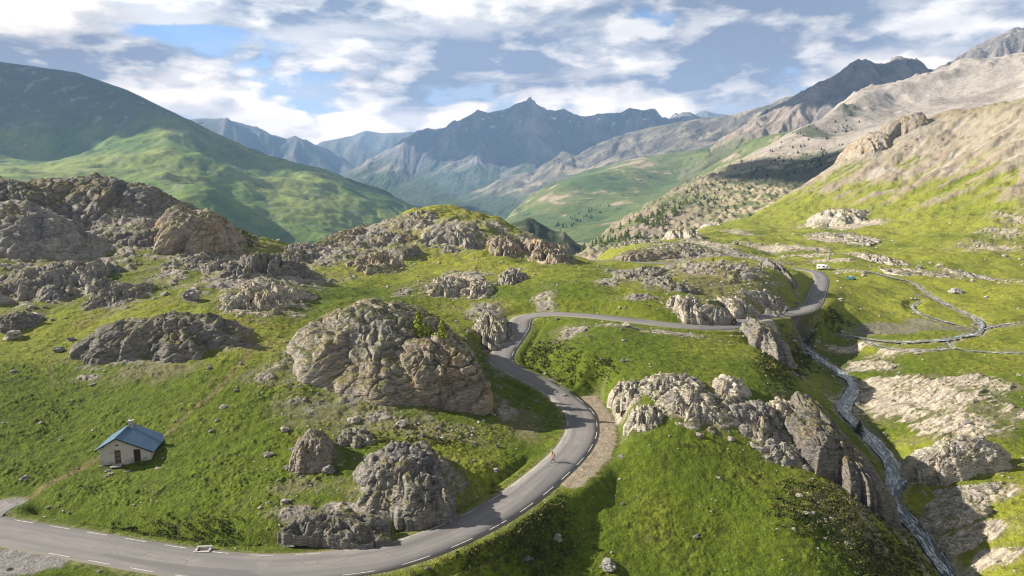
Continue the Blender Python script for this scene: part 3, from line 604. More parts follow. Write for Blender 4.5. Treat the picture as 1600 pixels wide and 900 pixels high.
# ------------------------------------------------------------------ the near ground
def build_ground():
    A = np.concatenate([-np.geomspace(2.3, .9, 40, endpoint=False), np.linspace(-.9, .9, 1240), np.geomspace(.9, 2.3, 41)[1:]])
    Lr = np.concatenate([np.linspace(math.log(11), math.log(58), 60, endpoint=False), np.linspace(math.log(58), math.log(170), 560, endpoint=False),
                         np.linspace(math.log(170), math.log(420), 420, endpoint=False), np.linspace(math.log(420), math.log(1280), 330)])
    a, l = np.meshgrid(A, Lr, indexing='ij'); Y = np.exp(l); X = a*Y
    Z, rd, sdn, rock, gm, n1, n2, n3, er, rs, hill, nn = ground_full(X, Y, True)
    x = X.ravel(); y = Y.ravel()
    c1 = fbm2(x/55, y/55, 4, 101).reshape(X.shape); c2 = fbm2(x/7, y/7, 4, 111).reshape(X.shape); c3 = fbm2(x/1.1, y/1.1, 3, 121).reshape(X.shape)
    g_rich = C3(.084, .116, .010); g_yel = C3(.205, .220, .028); g_dark = C3(.036, .046, .009); g_dry = C3(.22, .185, .06)
    far = sst(120, 260, Y)
    c = cmix(np.broadcast_to(g_rich, X.shape+(3,)), g_yel, sst(-.45, .55, c1*.9+far*.6+c2*.35+.1*n2+sst(0, 60, X)*.25-.30))
    c = cmix(c, g_dark, sst(.0, .7, c2*.55+c3*.7-.05)*.75)
    c = cmix(c, g_dry, sst(.35, .9, c1*.4+c2*.5+far*.1+hill*.25)*.6)
    # scree and bare soil on the high right slope
    sc = C3(.30, .255, .20); so = C3(.22, .17, .115)
    hz = (Z-10)/110
    bare = rs*sst(.25, .52, hz+er*.26+c1*.24+c2*.08-sst(330, 520, X-Y*.25)*.10)
    c = cmix(c, sc, bare*.92)
    c = cmix(c, so, bare*sst(.0, .6, c2*.5+c1*.5+er*.6)*.7); c = cmix(c, C3(.37, .34, .30), bare*sst(.1, .7, c1-er*.7)*.6)
    topg = rs*sst(.78, .95, hz+c1*.12)*sst(500, 640, X); c = cmix(c, g_yel*.9, topg*.8)
    # thin soil with stones round the rock
    pm = patch_mask(x, y, ('rock', 'slab')).reshape(X.shape)
    pt = patch_mask(x, y, ('thin',)).reshape(X.shape)
    thin = np.maximum(sst(.18, .6, pm+nn*.25+c2*.2)*.55, sst(.25, .8, pt+nn*.3+c3*.25)*.6)*(1-rock)
    c = cmix(c, cmix(bc(X, (.165, .14, .085)), bc(X, (.24, .215, .17)), sst(.1, .7, c3+c2*.5)), thin)
    # rock
    rk = cmix(np.broadcast_to(C3(.25, .225, .195), X.shape+(3,)), C3(.38, .335, .275), sst(-.4, .6, c2+c3*.4))
    rk = cmix(rk, C3(.15, .14, .135), sst(.1, .8, c3+nn*.4)*.55)
    nst = fbm2((x*math.cos(.45)+y*math.sin(.45))/4.0, (-x*math.sin(.45)+y*math.cos(.45))/.7, 3, 35).reshape(X.shape)
    sl = patch_mask(x, y, ('slab',)).reshape(X.shape); rk = cmix(rk, cmix(bc(X, (.30, .255, .20)), bc(X, (.54, .465, .36)), sst(-.45, .35, nst)), sst(0, .6, sl)*.8)
    tuft = sst(.05, .45, c2*.8+c3*.6-.10)
    c = cmix(c, rk, rock*(1-.75*tuft))
    # gravel, verge, stream bed
    c = cmix(c, cmix(bc(X, (.27, .225, .165)), bc(X, (.215, .205, .195)), sst(-30, -38, X)), gm)
    c = cmix(c, C3(.20, .19, .10), (1-sst(ROAD_HW, ROAD_HW+1.1, rd+c3*.5))*.6*(1-gm))
    bed = 1-sst(1.2, 2.8, sdn+c2*1.4+sst(190, 240, Y)*.7); c = cmix(c, C3(.30, .265, .215), bed*.7)
    # damp dark silt flats of the braided valley
    silt = patch_mask(x, y, ('silt',)).reshape(X.shape); c = cmix(c, C3(.17, .155, .12), sst(.35, .6, silt+c2*.35)*.85)
    # trodden track past the hut
    for L, wd in ((TRACK, .55), (TRACK2, .5), (CREASE, .5)):
        dp, _ = line_dist(x, y, L, 3.0, 1); dp = dp.reshape(X.shape)
        c = cmix(c, C3(.20, .155, .08), (1-sst(wd*.3, wd*1.7, dp+c3*.5+c2*.3))*(.65 if L is not CREASE else .25))
    me = grid_mesh('ground', X, Y, Z, c)
    link('ground', me, terrain_mat('turf_and_rock', 4.2, .22, .42), label='grassy alpine ground with rock showing through', kind='structure')
TRACK, _ = resample([hit(*p) for p in [(40, 775), (90, 748), (150, 718), (165, 708)]], .8)
TRACK2, _ = resample([hit(*p) for p in [(255, 688), (290, 655), (330, 622), (370, 580), (388, 555), (392, 520), (380, 500)]], .8)
CREASE, _ = resample([hit(*p) for p in [(75, 540), (78, 575), (86, 605)]], .8)
for a in [(1390, 512, 90, 10, .9), (1480, 512, 50, 9, .8), (1440, 500, 60, 8, .7), (1560, 508, 60, 5, .8), (1350, 520, 50, 5, .7), (1440, 462, 20, 16, .5), (1580, 545, 60, 5, .6)]: patch(*a[:4], a[4], 'silt')
build_ground()

# ------------------------------------------------------------------ far mountains
def massif(name, crest, foot, colour, mid=(), k=1.0, er=(200, 30, 4), nz=(400, 20), ncol=420, nrow=200, back=.45, mat=None, K=2.2, label=None, sharp=0.0, crestn=0.0, curve=0.0, rubble=None):
    """crest: (px, py, D) along the skyline; foot: (px, py, D); mid: extra points"""
    crest, foot, mid = [[(a, b, d*k) for a, b, d in q] for q in (crest, foot, mid)]; er = (er[0]*k, er[1]*k, er[2]); nz = (nz[0]*k, nz[1]*k); sharp = sharp*k
    pts = [P_D(*p) for p in crest]+[P_D(*p) for p in foot]+[P_D(*p) for p in mid]
    fz = np.mean([P_D(*p)[2] for p in foot]); fd = np.mean([p[2] for p in foot]); fx = np.array([p[0] for p in foot]); fy = np.array([p[1] for p in foot]); fD = np.array([p[2] for p in foot])
    for px, py, d in crest:
        p = P_D(px, py, d); h = p[2]-fz
        for s_, dz in ((1.10, .35), (1.28, .8), (1.6, 1.1)): pts.append((p[0]*s_, p[1]*s_, p[2]-dz*max(h, 60)))
        if not mid:
            q = P_D(px, np.interp(px, fx, fy), np.interp(px, fx, fD))
            for t in (.33, .66): pts.append((lerp(q[0], p[0], t), lerp(q[1], p[1], t), q[2]+(p[2]-q[2])*(t+curve*t*(t-1)*4*.25)))
    px_ = [p[0]/p[1] for p in pts]; lo, hi = min(px_), max(px_); D0 = min(p[1] for p in pts)*.97; D1 = max(p[1] for p in pts)
    T = TPS(pts, K=K, smooth=2e-5, arange=(lo-.1, hi+.1), lrange=(math.log(D0*.9), math.log(D1*1.1)), n=(300, 160))
    a, l = np.meshgrid(np.linspace(lo, hi, ncol), np.linspace(math.log(D0), math.log(D1*.85), nrow), indexing='ij'); Y = np.exp(l); X = a*Y
    Z = T(X, Y); x = X.ravel(); y = Y.ravel(); e = er[0]*.1
    ca = np.array([ray(p[0], p[1])[0]/ray(p[0], p[1])[1] for p in crest]); cs_ = np.array([ray(p[0], p[1])[2]/ray(p[0], p[1])[1] for p in crest]); o_ = np.argsort(ca)
    lim = CAMZ+Y*np.interp(a, ca[o_], cs_[o_])-er[1]*.25; cD = np.interp(a, ca[o_], np.array([p[2] for p in crest])[o_])
    tol = .012*Y; over = Z-lim+tol; Z = np.where(over > 0, lim-tol+tol*(1-np.exp(-over/tol)), Z)
    lo_ = sst(.82, 1.0, Y/cD)*sst(1.10, 1.0, Y/cD); Z = lerp(Z, np.maximum(Z, lim-tol*.05), sst(.93, .99, Y/cD)*sst(1.07, 1.01, Y/cD))
    gx = ((T(X+e, Y)-T(X-e, Y))/(2*e)); gy = ((T(X, Y+e)-T(X, Y-e))/(2*e)); slope = np.hypot(gx, gy)
    E = erode(x, y, gx.ravel()*1.8, gy.ravel()*1.8, er[0], er[2], 3+len(name), 1.2, .55).reshape(X.shape)
    Nn = fbm2(x/nz[0], y/nz[0], 5, 40+len(name)).reshape(X.shape)
    # keep the traced skyline: fade the big noise near it
    top = np.zeros(X.shape)
    Rn = rid2(x/(er[0]*1.6), y/(er[0]*1.6), 5, 77).reshape(X.shape)-.5
    calm = 1-.8*sst(150, 260, (Z-40)/k+40) if name == 'hillside' else 1.0
    Z2 = Z+(E*er[1]*np.clip(slope*1.8, .1, 1)+Nn*nz[1]+sharp*Rn)*calm
    if rubble is not None: Z2 = Z2+rubble(X, Y, Z2)
    col = colour(X/k, Y/k, (Z2-40)/k+40, E, Nn, slope, Rn)
    me = grid_mesh(name, X, Y, Z2, col)
    return link(name, me, mat, label=label, kind='structure')

def cn(X, Y, w, seed, o=5): return fbm2(X.ravel()/w, Y.ravel()/w, o, seed).reshape(X.shape)
M_hill = terrain_mat('hill_grass', .12, 2.0, .22)
M_far = terrain_mat('mountain_rock', .03, 14.0, .22)
M_scree = terrain_mat('pale_scree', .12, 2.5, .20)

def col_left(X, Y, Z, E, Nn, S, R):
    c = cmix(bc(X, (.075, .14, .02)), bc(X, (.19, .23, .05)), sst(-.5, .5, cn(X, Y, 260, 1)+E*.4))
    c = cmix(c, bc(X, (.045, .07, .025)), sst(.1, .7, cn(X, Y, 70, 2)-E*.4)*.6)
    up = sst(150, 260, Z+cn(X, Y, 90, 4)*50); c = cmix(c, bc(X, (.065, .078, .055)), up*.85)  # cloud shadow on the upper slope is also painted into its colour
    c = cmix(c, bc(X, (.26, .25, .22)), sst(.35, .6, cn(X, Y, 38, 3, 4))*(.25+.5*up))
    return c
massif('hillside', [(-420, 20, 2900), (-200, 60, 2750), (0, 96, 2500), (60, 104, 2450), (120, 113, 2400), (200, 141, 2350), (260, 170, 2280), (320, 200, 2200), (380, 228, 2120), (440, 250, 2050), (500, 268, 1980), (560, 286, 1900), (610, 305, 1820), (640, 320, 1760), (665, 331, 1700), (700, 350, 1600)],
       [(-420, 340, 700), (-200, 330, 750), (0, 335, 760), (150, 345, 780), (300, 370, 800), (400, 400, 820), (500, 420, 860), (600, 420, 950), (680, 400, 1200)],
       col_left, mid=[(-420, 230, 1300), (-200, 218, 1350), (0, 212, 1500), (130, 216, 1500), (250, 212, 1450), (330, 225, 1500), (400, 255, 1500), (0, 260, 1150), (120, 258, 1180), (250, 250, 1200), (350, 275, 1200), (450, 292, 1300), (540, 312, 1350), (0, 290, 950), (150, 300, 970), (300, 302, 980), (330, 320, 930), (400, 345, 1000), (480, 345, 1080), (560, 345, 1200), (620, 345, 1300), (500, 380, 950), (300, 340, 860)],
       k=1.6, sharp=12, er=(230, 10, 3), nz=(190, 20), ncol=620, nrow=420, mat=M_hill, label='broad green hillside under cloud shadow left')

WOODS = [(P_D(a, b, d)[0], d, r1, r2) for a, b, d, r1, r2 in [(1225, 268, 1180, 110, 190), (1290, 245, 1300, 70, 120), (1265, 205, 1600, 40, 120), (1310, 185, 1800, 45, 120)]]
def col_screeB(X, Y, Z, E, Nn, S, R):
    n = cn(X, Y, 120, 5); n2 = cn(X, Y, 30, 6)
    c = cmix(bc(X, (.335, .30, .26)), bc(X, (.24, .21, .175)), sst(-.2, .6, n))
    c = cmix(c, bc(X, (.24, .19, .16)), sst(.35, .6, R+n2*.3)*.6)
    low = 1-sst(40, 150, Z+n*40)
    rub = cmix(bc(X, (.33, .28, .17)), bc(X, (.10, .12, .04)), sst(-.1, .3, n2+n*.4))
    c = cmix(c, rub, low*.9)
    for cx_, cy_, rx_, ry_ in WOODS:
        m_ = 1.2-np.hypot((X-cx_)/rx_, (Y-cy_)/ry_)+n2*.35; c = cmix(c, bc(X, (.055, .07, .035)), sst(.2, .6, m_)*.8)
    aa = X/Y; left = 1-sst(.24, .34, aa+n*.03); c = cmix(c, cmix(bc(X, (.11, .13, .055)), bc(X, (.26, .21, .16)), sst(-.15, .35, n+n2*.3)), left*.85)
    return c
def rub(X, Y, Z):
    F1, F2, ID = wor2((X/9).ravel(), (Y/16).ravel(), 71); G1, G2, JD = wor2((X/30).ravel(), (Y/40).ravel(), 72)
    F1, ID, JD, G1 = [q.reshape(X.shape) for q in (F1, ID, JD, G1)]
    low = 1-sst(60, 170, Z); rid = sst(.1, .6, cn(X, Y, 160, 73)+.1)*sst(170, 260, Z)
    return np.clip(.55-F1, 0, 1)*ID*11*low+np.clip(.6-G1, 0, 1)*JD*22*rid*sst(.25, .4, X/Y)
massif('scree_slope', [(860, 420, 800), (900, 394, 850), (940, 366, 950), (1000, 328, 1150), (1060, 292, 1350), (1120, 262, 1550), (1160, 245, 1650), (1196, 231, 1700), (1233, 208, 1850), (1283, 184, 1950), (1333, 146, 2150), (1359, 135, 2200), (1399, 129, 2250), (1453, 114, 2300), (1483, 104, 2300), (1499, 94, 2300), (1559, 89, 2250), (1600, 83, 2200), (1760, 50, 2200)],
       [(860, 470, 600), (950, 440, 620), (1050, 400, 700), (1150, 385, 760), (1250, 360, 800), (1350, 330, 850), (1500, 290, 900), (1760, 250, 900)],
       col_screeB, mid=[(960, 380, 820), (1040, 350, 900), (1100, 335, 900), (1100, 300, 1150), (1180, 330, 900), (1200, 290, 1080), (1150, 265, 1400), (1250, 275, 1150), (1260, 235, 1450), (1330, 235, 1250), (1330, 200, 1600), (1400, 190, 1500), (1400, 160, 1850), (1500, 170, 1400), (1500, 130, 1900), (1600, 150, 1400), (1600, 120, 1800), (1220, 255, 1350)],
       er=(150, 5, 3), nz=(180, 8), ncol=560, nrow=420, mat=M_scree, sharp=8, rubble=rub, label='pale scree slope below the dark crags')

def col_crag(X, Y, Z, E, Nn, S, R):
    n = cn(X, Y, 200, 7); n2 = cn(X, Y, 60, 8)
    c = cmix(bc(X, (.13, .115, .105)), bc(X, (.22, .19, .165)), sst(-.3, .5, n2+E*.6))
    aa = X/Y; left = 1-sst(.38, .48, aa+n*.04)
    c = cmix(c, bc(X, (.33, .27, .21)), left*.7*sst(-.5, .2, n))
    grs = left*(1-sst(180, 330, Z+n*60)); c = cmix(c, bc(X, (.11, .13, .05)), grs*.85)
    return c
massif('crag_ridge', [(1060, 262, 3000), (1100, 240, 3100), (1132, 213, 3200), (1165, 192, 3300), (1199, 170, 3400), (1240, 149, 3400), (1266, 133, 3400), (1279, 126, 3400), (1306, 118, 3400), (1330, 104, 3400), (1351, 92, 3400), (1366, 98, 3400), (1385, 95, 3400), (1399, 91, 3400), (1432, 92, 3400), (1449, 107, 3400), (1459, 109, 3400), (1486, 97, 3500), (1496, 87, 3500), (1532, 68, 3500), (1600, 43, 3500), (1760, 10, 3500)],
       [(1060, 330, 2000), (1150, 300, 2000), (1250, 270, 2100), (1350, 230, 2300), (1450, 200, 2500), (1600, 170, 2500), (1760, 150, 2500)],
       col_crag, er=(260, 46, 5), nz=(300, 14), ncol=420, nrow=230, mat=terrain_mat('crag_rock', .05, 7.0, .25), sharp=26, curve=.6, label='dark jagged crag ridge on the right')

def col_green(X, Y, Z, E, Nn, S, R):
    n = cn(X, Y, 420, 9); n2 = cn(X, Y, 110, 10)
    c = cmix(bc(X, (.085, .125, .04)), bc(X, (.15, .17, .06)), sst(-.4, .5, n+n2*.3))
    c = cmix(c, bc(X, (.34, .27, .20)), sst(.30, .42, n*.5+n2*.6+E*.12))
    c = cmix(c, bc(X, (.03, .06, .025)), sst(.35, .6, cn(X, Y, 160, 12)-n2*.3)*.6)
    return c
massif('green_slope', [(640, 400, 2000), (720, 372, 2300), (785, 346, 2500), (832, 302, 3000), (880, 279, 3300), (920, 266, 3500), (985, 251, 3700), (1060, 236, 3800), (1115, 228, 3900), (1200, 210, 4000), (1300, 190, 4000)],
       [(640, 450, 1300), (720, 430, 1300), (800, 420, 1250), (900, 400, 1300), (1000, 385, 1400), (1100, 350, 1600), (1200, 320, 1800), (1300, 300, 1900)],
       col_green, mid=[(800, 385, 1600), (870, 350, 2000), (860, 372, 1650), (900, 330, 2300), (960, 345, 1900), (980, 300, 2600), (1040, 310, 2200), (1060, 270, 3000), (920, 374, 1500)], er=(240, 18, 4), nz=(420, 20), ncol=420, nrow=260, mat=terrain_mat('far_meadow', .06, 4.0, .2), label='green valley slope with bare earth scars')

def col_ridgeE(X, Y, Z, E, Nn, S, R):
    n = cn(X, Y, 500, 13); n2 = cn(X, Y, 150, 14)
    c = cmix(bc(X, (.10, .095, .08)), bc(X, (.20, .18, .14)), sst(-.3, .5, n2+E*.5))
    c = cmix(c, bc(X, (.33, .28, .20)), sst(.25, .5, n+n2*.3)*.8)
    c = cmix(c, bc(X, (.05, .075, .035)), 1-sst(-60, 130, Z+n2*60))
    return c
massif('dark_ridge', [(600, 350, 5500), (640, 332, 5600), (680, 320, 5700), (720, 306, 5800), (760, 292, 5900), (785, 278, 6000), (835, 266, 6000), (865, 246, 6000), (880, 234, 6000), (900, 242, 6000), (960, 212, 6000), (1010, 200, 5900), (1060, 190, 5800), (1110, 184, 5600), (1160, 175, 5400), (1250, 150, 5200), (1350, 135, 5200)],
       [(600, 385, 4200), (700, 372, 4200), (800, 350, 4300), (900, 315, 4400), (1000, 290, 4300), (1100, 265, 4300), (1250, 250, 4300), (1350, 240, 4300)],
       col_ridgeE, k=.82, er=(420, 52, 5), nz=(520, 20), ncol=420, nrow=200, mat=M_far, sharp=28, label='dark spur ridge below the far peak')

def col_peak(X, Y, Z, E, Nn, S, R):
    n = cn(X, Y, 900, 15); n2 = cn(X, Y, 260, 16)
    c = cmix(bc(X, (.12, .115, .11)), bc(X, (.30, .27, .24)), sst(-.2, .7, E+n2*.5))
    c = cmix(c, bc(X, (.05, .085, .04)), (1-sst(100, 520, Z+n2*160-E*90))*.9)
    snow = sst(700, 1000, Z)*sst(.62, .72, cn(X, Y, 90, 17)+.25*-E+.1)
    return cmix(c, bc(X, (.8, .82, .85)), snow*.9)
massif('peak', [(440, 330, 8200), (500, 286, 8600), (540, 266, 8800), (590, 246, 9000), (615, 226, 9200), (647, 207, 9300), (667, 200, 9400), (682, 202, 9400), (715, 187, 9500), (735, 178, 9500), (747, 170, 9500), (765, 174, 9500), (795, 170, 9500), (815, 160, 9500), (829, 151, 9500), (842, 163, 9500), (853, 169, 9500), (867, 172, 9600), (880, 168, 9600), (900, 175, 9600), (915, 179, 9600), (940, 174, 9600), (970, 172, 9600), (985, 167, 9600), (1005, 171, 9600), (1022, 167, 9600), (1034, 181, 9600), (1045, 185, 9700), (1055, 178, 9800), (1077, 175, 9800), (1105, 183, 9800), (1160, 190, 9800), (1250, 190, 9800)],
       [(440, 360, 6500), (540, 345, 6500), (620, 338, 6500), (700, 336, 6500), (800, 330, 6600), (900, 310, 6700), (1000, 290, 6800), (1250, 270, 6800)],
       col_peak, k=.74, er=(1000, 105, 6), nz=(900, 30), ncol=620, nrow=300, mat=M_far, sharp=36, K=3.0, curve=.5, label='blue pyramid peak across the far valley')
def col_blue(X, Y, Z, E, Nn, S, R): return cmix(bc(X, (.10, .11, .09)), bc(X, (.20, .19, .16)), sst(-.3, .6, E))
massif('far_range', [(60, 190, 12000), (200, 188, 12000), (250, 190, 12000), (297, 187, 12000), (323, 183, 12000), (347, 183, 12000), (375, 191, 12000), (400, 200, 12000), (447, 215, 12000), (460, 210, 12000), (473, 217, 12000), (500, 230, 12000), (530, 247, 12000), (570, 270, 11500), (640, 300, 11000)],
       [(60, 320, 9500), (250, 320, 9500), (450, 325, 9500), (640, 335, 9500)], col_blue, k=.74, er=(1200, 130, 4), nz=(1200, 30), ncol=260, nrow=100, mat=M_far, label='hazy blue mountain range on the left')
massif('farthest_range', [(420, 245, 18000), (480, 234, 18000), (505, 221, 18000), (522, 217, 18000), (550, 211, 18000), (572, 203, 18000), (590, 206, 18000), (612, 207, 18000), (640, 205, 18000), (680, 212, 18000), (760, 220, 18000), (900, 200, 18500), (1050, 190, 18500), (1100, 172, 18500), (1115, 176, 18500), (1150, 178, 18500), (1250, 190, 18500)],
       [(420, 320, 14000), (640, 325, 14000), (900, 320, 14000), (1250, 320, 14000)], col_blue, k=.58, er=(1600, 130, 4), nz=(1500, 30), ncol=300, nrow=90, mat=M_far, label='farthest pale blue mountain range')
def col_dk(X, Y, Z, E, Nn, S, R): return cmix(bc(X, (.035, .05, .022)), bc(X, (.15, .14, .09)), sst(-.1, .6, cn(X, Y, 30, 18)+E*.3))
massif('dark_knoll', [(760, 380, 880), (790, 352, 880), (812, 345, 880), (822, 341, 880), (832, 341, 880), (847, 350, 880), (867, 360, 870), (882, 362, 860), (895, 376, 850), (925, 400, 840), (960, 430, 830)],
       [(760, 420, 700), (850, 425, 700), (960, 450, 700)], col_dk, er=(60, 6, 3), nz=(60, 3), ncol=160, nrow=90, mat=M_hill, label='dark wooded knoll in the gap')
# valley floor and the land under everything
def build_land():
    n = 120; g = np.linspace(-1, 1, n); gx, gy = np.meshgrid(g, g, indexing='ij'); X = gx*8700; Y = 4200+gy*7700
    Z = -300+0*X+cn(X, Y, 3000, 60)*40; Z = np.where(Y < 300, Z+0, Z)
    col = cmix(bc(X, (.06, .09, .03)), bc(X, (.12, .14, .05)), sst(-.3, .4, cn(X, Y, 1500, 61)))
    link('land', grid_mesh('land', X, Y, Z, col), M_hill, label='wide valley land stretching to the horizon', kind='structure')
build_land()

# ------------------------------------------------------------------ haze
def build_haze():
    bm = bmesh.new(); bmesh.ops.create_cube(bm, size=1.0); me = D.meshes.new('haze'); bm.to_mesh(me); bm.free()
    o = link('haze', me, kind='stuff', label='thin blue mountain haze filling the valley')
    o.scale = (17600, 15600, 1600); o.location = (0, 12000-7800, -360+800)
    m = D.materials.new('haze'); m.use_nodes = True; N = NT(m.node_tree)
    v = N.n('ShaderNodeVolumePrincipled', {'Color': (.33, .58, 1.0, 1), 'Density': 8e-5, 'Anisotropy': 0.1})
    N.n('ShaderNodeOutputMaterial', {'Volume': v.outputs[0]}); me.materials.append(m)
build_haze()

# ------------------------------------------------------------------ road
def ribbon(name, L, prof, mat, parent=None, i0=0, i1=None, wv=0.0, **tg):
    """prof: list of (offset across, dz); L: N x 3"""
    L = L[i0:i1]; T = np.gradient(L[:, :2], axis=0); T /= np.linalg.norm(T, axis=1)[:, None]+1e-9; Nn = np.stack([T[:, 1], -T[:, 0]], -1)
    n = len(L); m = len(prof); X = np.zeros((n, m)); Y = X.copy(); Z = X.copy()
    wm = 1+wv*fbm2(np.arange(n)/7.0, np.zeros(n)+.5, 3, 9)
    for j, (o_, dz) in enumerate(prof):
        o2 = o_*wm; X[:, j] = L[:, 0]+Nn[:, 0]*o2; Y[:, j] = L[:, 1]+Nn[:, 1]*o2; Z[:, j] = L[:, 2]+dz
    me = grid_mesh(name, X[::-1], Y[::-1], Z[::-1])
    S = np.concatenate([[0], np.cumsum(np.linalg.norm(np.diff(L[:, :2], axis=0), axis=1))])
    s2 = np.repeat(S[::-1][:, None], m, 1); w2 = np.repeat(np.array([p[0] for p in prof])[None], n, 0)
    set_attrs(me, None, {'along': s2, 'across': w2})
    return link(name, me, mat, parent, **tg)
def road_mat():
    m = D.materials.new('worn_asphalt'); m.use_nodes = True; N = NT(m.node_tree)
    al = N.n('ShaderNodeAttribute', attribute_name='along').outputs['Fac']; ac = N.n('ShaderNodeAttribute', attribute_name='across').outputs['Fac']
    v = N.n('ShaderNodeCombineXYZ', {0: N.math('MULTIPLY', al, .06), 1: ac}).outputs[0]
    pos = N.n('ShaderNodeTexCoord').outputs['Object']
    n1 = N.noise(v, 1.6, 5, .6).outputs[0]; n2 = N.noise(pos, .25, 5, .6, .5).outputs[0]; n3 = N.noise(pos, 9, 4, .7).outputs[0]
    c = N.mix(N.rng(n1, .3, .7), (.165, .158, .155), (.225, .21, .20)); c = N.mix(N.rng(n2, .45, .75, 0, .6), c, (.27, .245, .22))
    c = N.mix(N.rng(n3, .35, .7, 0, .35), c, (.12, .118, .12))
    vr = N.n('ShaderNodeTexVoronoi', {'Vector': pos, 'Scale': .14}, feature='DISTANCE_TO_EDGE').outputs[0]
    cr = N.math('MULTIPLY', N.rng(vr, .0, .006, 1, 0), N.rng(n2, .5, .6)); c = N.mix(cr, c, (.06, .06, .06))
    aa = N.math('ABSOLUTE', ac)
    ln_ = N.math('MULTIPLY', N.rng(N.math('ABSOLUTE', N.math('SUBTRACT', aa, 1.3)), .05, .6, 1, 0), N.rng(n1, .3, .6, .25, .55)); c = N.mix(ln_, c, (.135, .13, .13))
    pt_ = N.n('ShaderNodeTexVoronoi', {'Vector': N.n('ShaderNodeCombineXYZ', {0: N.math('MULTIPLY', al, .06), 1: N.math('MULTIPLY', ac, .3)}).outputs[0], 'Scale': 1.3}).outputs[1]
    c = N.mix(N.rng(N.n('ShaderNodeSeparateXYZ', {0: pt_}).outputs[0], .80, .82, 0, .45), c, (.105, .103, .105))
    c = N.mix(N.math('MULTIPLY', N.rng(N.math('ADD', aa, N.math('MULTIPLY', n3, .5)), 2.75, 3.15), .6), c, (.26, .23, .17))
    b = N.n('ShaderNodeBump', {'Strength': .5, 'Distance': .02, 'Height': n3})
    p = N.n('ShaderNodeBsdfPrincipled', {'Base Color': c, 'Roughness': .85, 'Specular IOR Level': .3, 'Normal': b.outputs[0]}); N.n('ShaderNodeOutputMaterial', {0: p.outputs[0]})
    return m
M_road = road_mat()
HW = ROAD_HW
ribbon('road', ROAD, [(-HW-.02, -.35), (-HW, 0), (-HW*.5, .03), (0, .045), (HW*.5, .03), (HW, 0), (HW+.02, -.35)], M_road, kind='structure', label='narrow grey mountain road winding through the pass')
ribbon('side_road', SPUR, [(-1.7, 0), (0, .02), (1.7, 0)], M_road, kind='structure', label='short asphalt stub leading to the hut track')
M_paint = flat_mat('road_paint', (.50, .49, .46), .7, .3, 2)
def markings():
    V = []; Fc = []
    T = np.gradient(ROAD[:, :2], axis=0); T /= np.linalg.norm(T, axis=1)[:, None]; Nn = np.stack([T[:, 1], -T[:, 0]], -1)
    st = .75; per = 5.6; ln = 3.0; total = len(ROAD)*st
    def at(s, o):
        i = s/st; k = min(int(i), len(ROAD)-2); f = i-k; p = ROAD[k]*(1-f)+ROAD[k+1]*f; nn = Nn[k]*(1-f)+Nn[k+1]*f
        return (p[0]+nn[0]*o, p[1]+nn[1]*o, p[2]+.006+.0)
    for side in (-1, 1):
        s = 1.0
        while s < total-5:
            x, y, z = at(s, 0)
            if y > 330 or (side == 1 and x < -52): s += per; continue
            w = .10 if y < 150 else .07
            solid = y > 150
            L = per if solid else ln
            o1 = side*(2.5-w/2); o2 = side*(2.5+w/2); b = len(V)
            for k in range(5):
                q = s+L*k/4; V += [at(q, o1), at(q, o2)]
            for k in range(4):
                f = [b+2*k, b+2*k+1, b+2*k+3, b+2*k+2]; Fc.append(f if side > 0 else f[::-1])
            s += per
    V = [(v[0], v[1], v[2]+.012) for v in V]
    me = raw_mesh('road_marking', V, Fc, False)
    link('road_marking', me, M_paint, kind='structure', label='white dashed edge lines along the road')
markings()

# ------------------------------------------------------------------ water
def water_mat():
    m = D.materials.new('mountain_water'); m.use_nodes = True; N = NT(m.node_tree)
    al = N.n('ShaderNodeAttribute', attribute_name='along').outputs['Fac']; ac = N.n('ShaderNodeAttribute', attribute_name='across').outputs['Fac']
    v = N.n('ShaderNodeCombineXYZ', {0: N.math('MULTIPLY', al, .22), 1: N.math('MULTIPLY', ac, 1.15)}).outputs[0]
    n1 = N.noise(v, 1.3, 7, .7, 1.4).outputs[0]; n2 = N.noise(v, 6, 6, .65, .8).outputs[0]
    foam = N.math('MULTIPLY', N.rng(N.math('ADD', n1, N.math('MULTIPLY', n2, .4)), .66, .86), N.rng(al, 90, 190, 1.0, .35))
    c = N.mix(foam, N.mix(N.rng(al, 95, 150), (.045, .07, .085), (.13, .125, .11)), (.66, .70, .72))
    b = N.n('ShaderNodeBump', {'Strength': .8, 'Distance': .15, 'Height': N.math('ADD', n1, n2)})
    p = N.n('ShaderNodeBsdfPrincipled', {'Base Color': c, 'Roughness': N.rng(foam, 0, 1, .12, .6), 'Normal': b.outputs[0]}); N.n('ShaderNodeOutputMaterial', {0: p.outputs[0]})
    return m
M_water = water_mat()
ribbon('stream', STREAM, [(-1.25, -.06), (-.8, -.02), (-.4, .05), (0, .03), (.4, .06), (.8, -.02), (1.25, -.06)], M_water, wv=.45, kind='structure', i1=int(len(STREAM)*.40), label='foaming mountain stream running down the valley')
ribbon('stream', STREAM, [(-.6, .08), (-.3, .12), (0, .13), (.3, .12), (.6, .08)], M_water, wv=.9, kind='structure', i0=int(len(STREAM)*.40)-1, label='thin upper arm of the stream crossing the flat green valley')
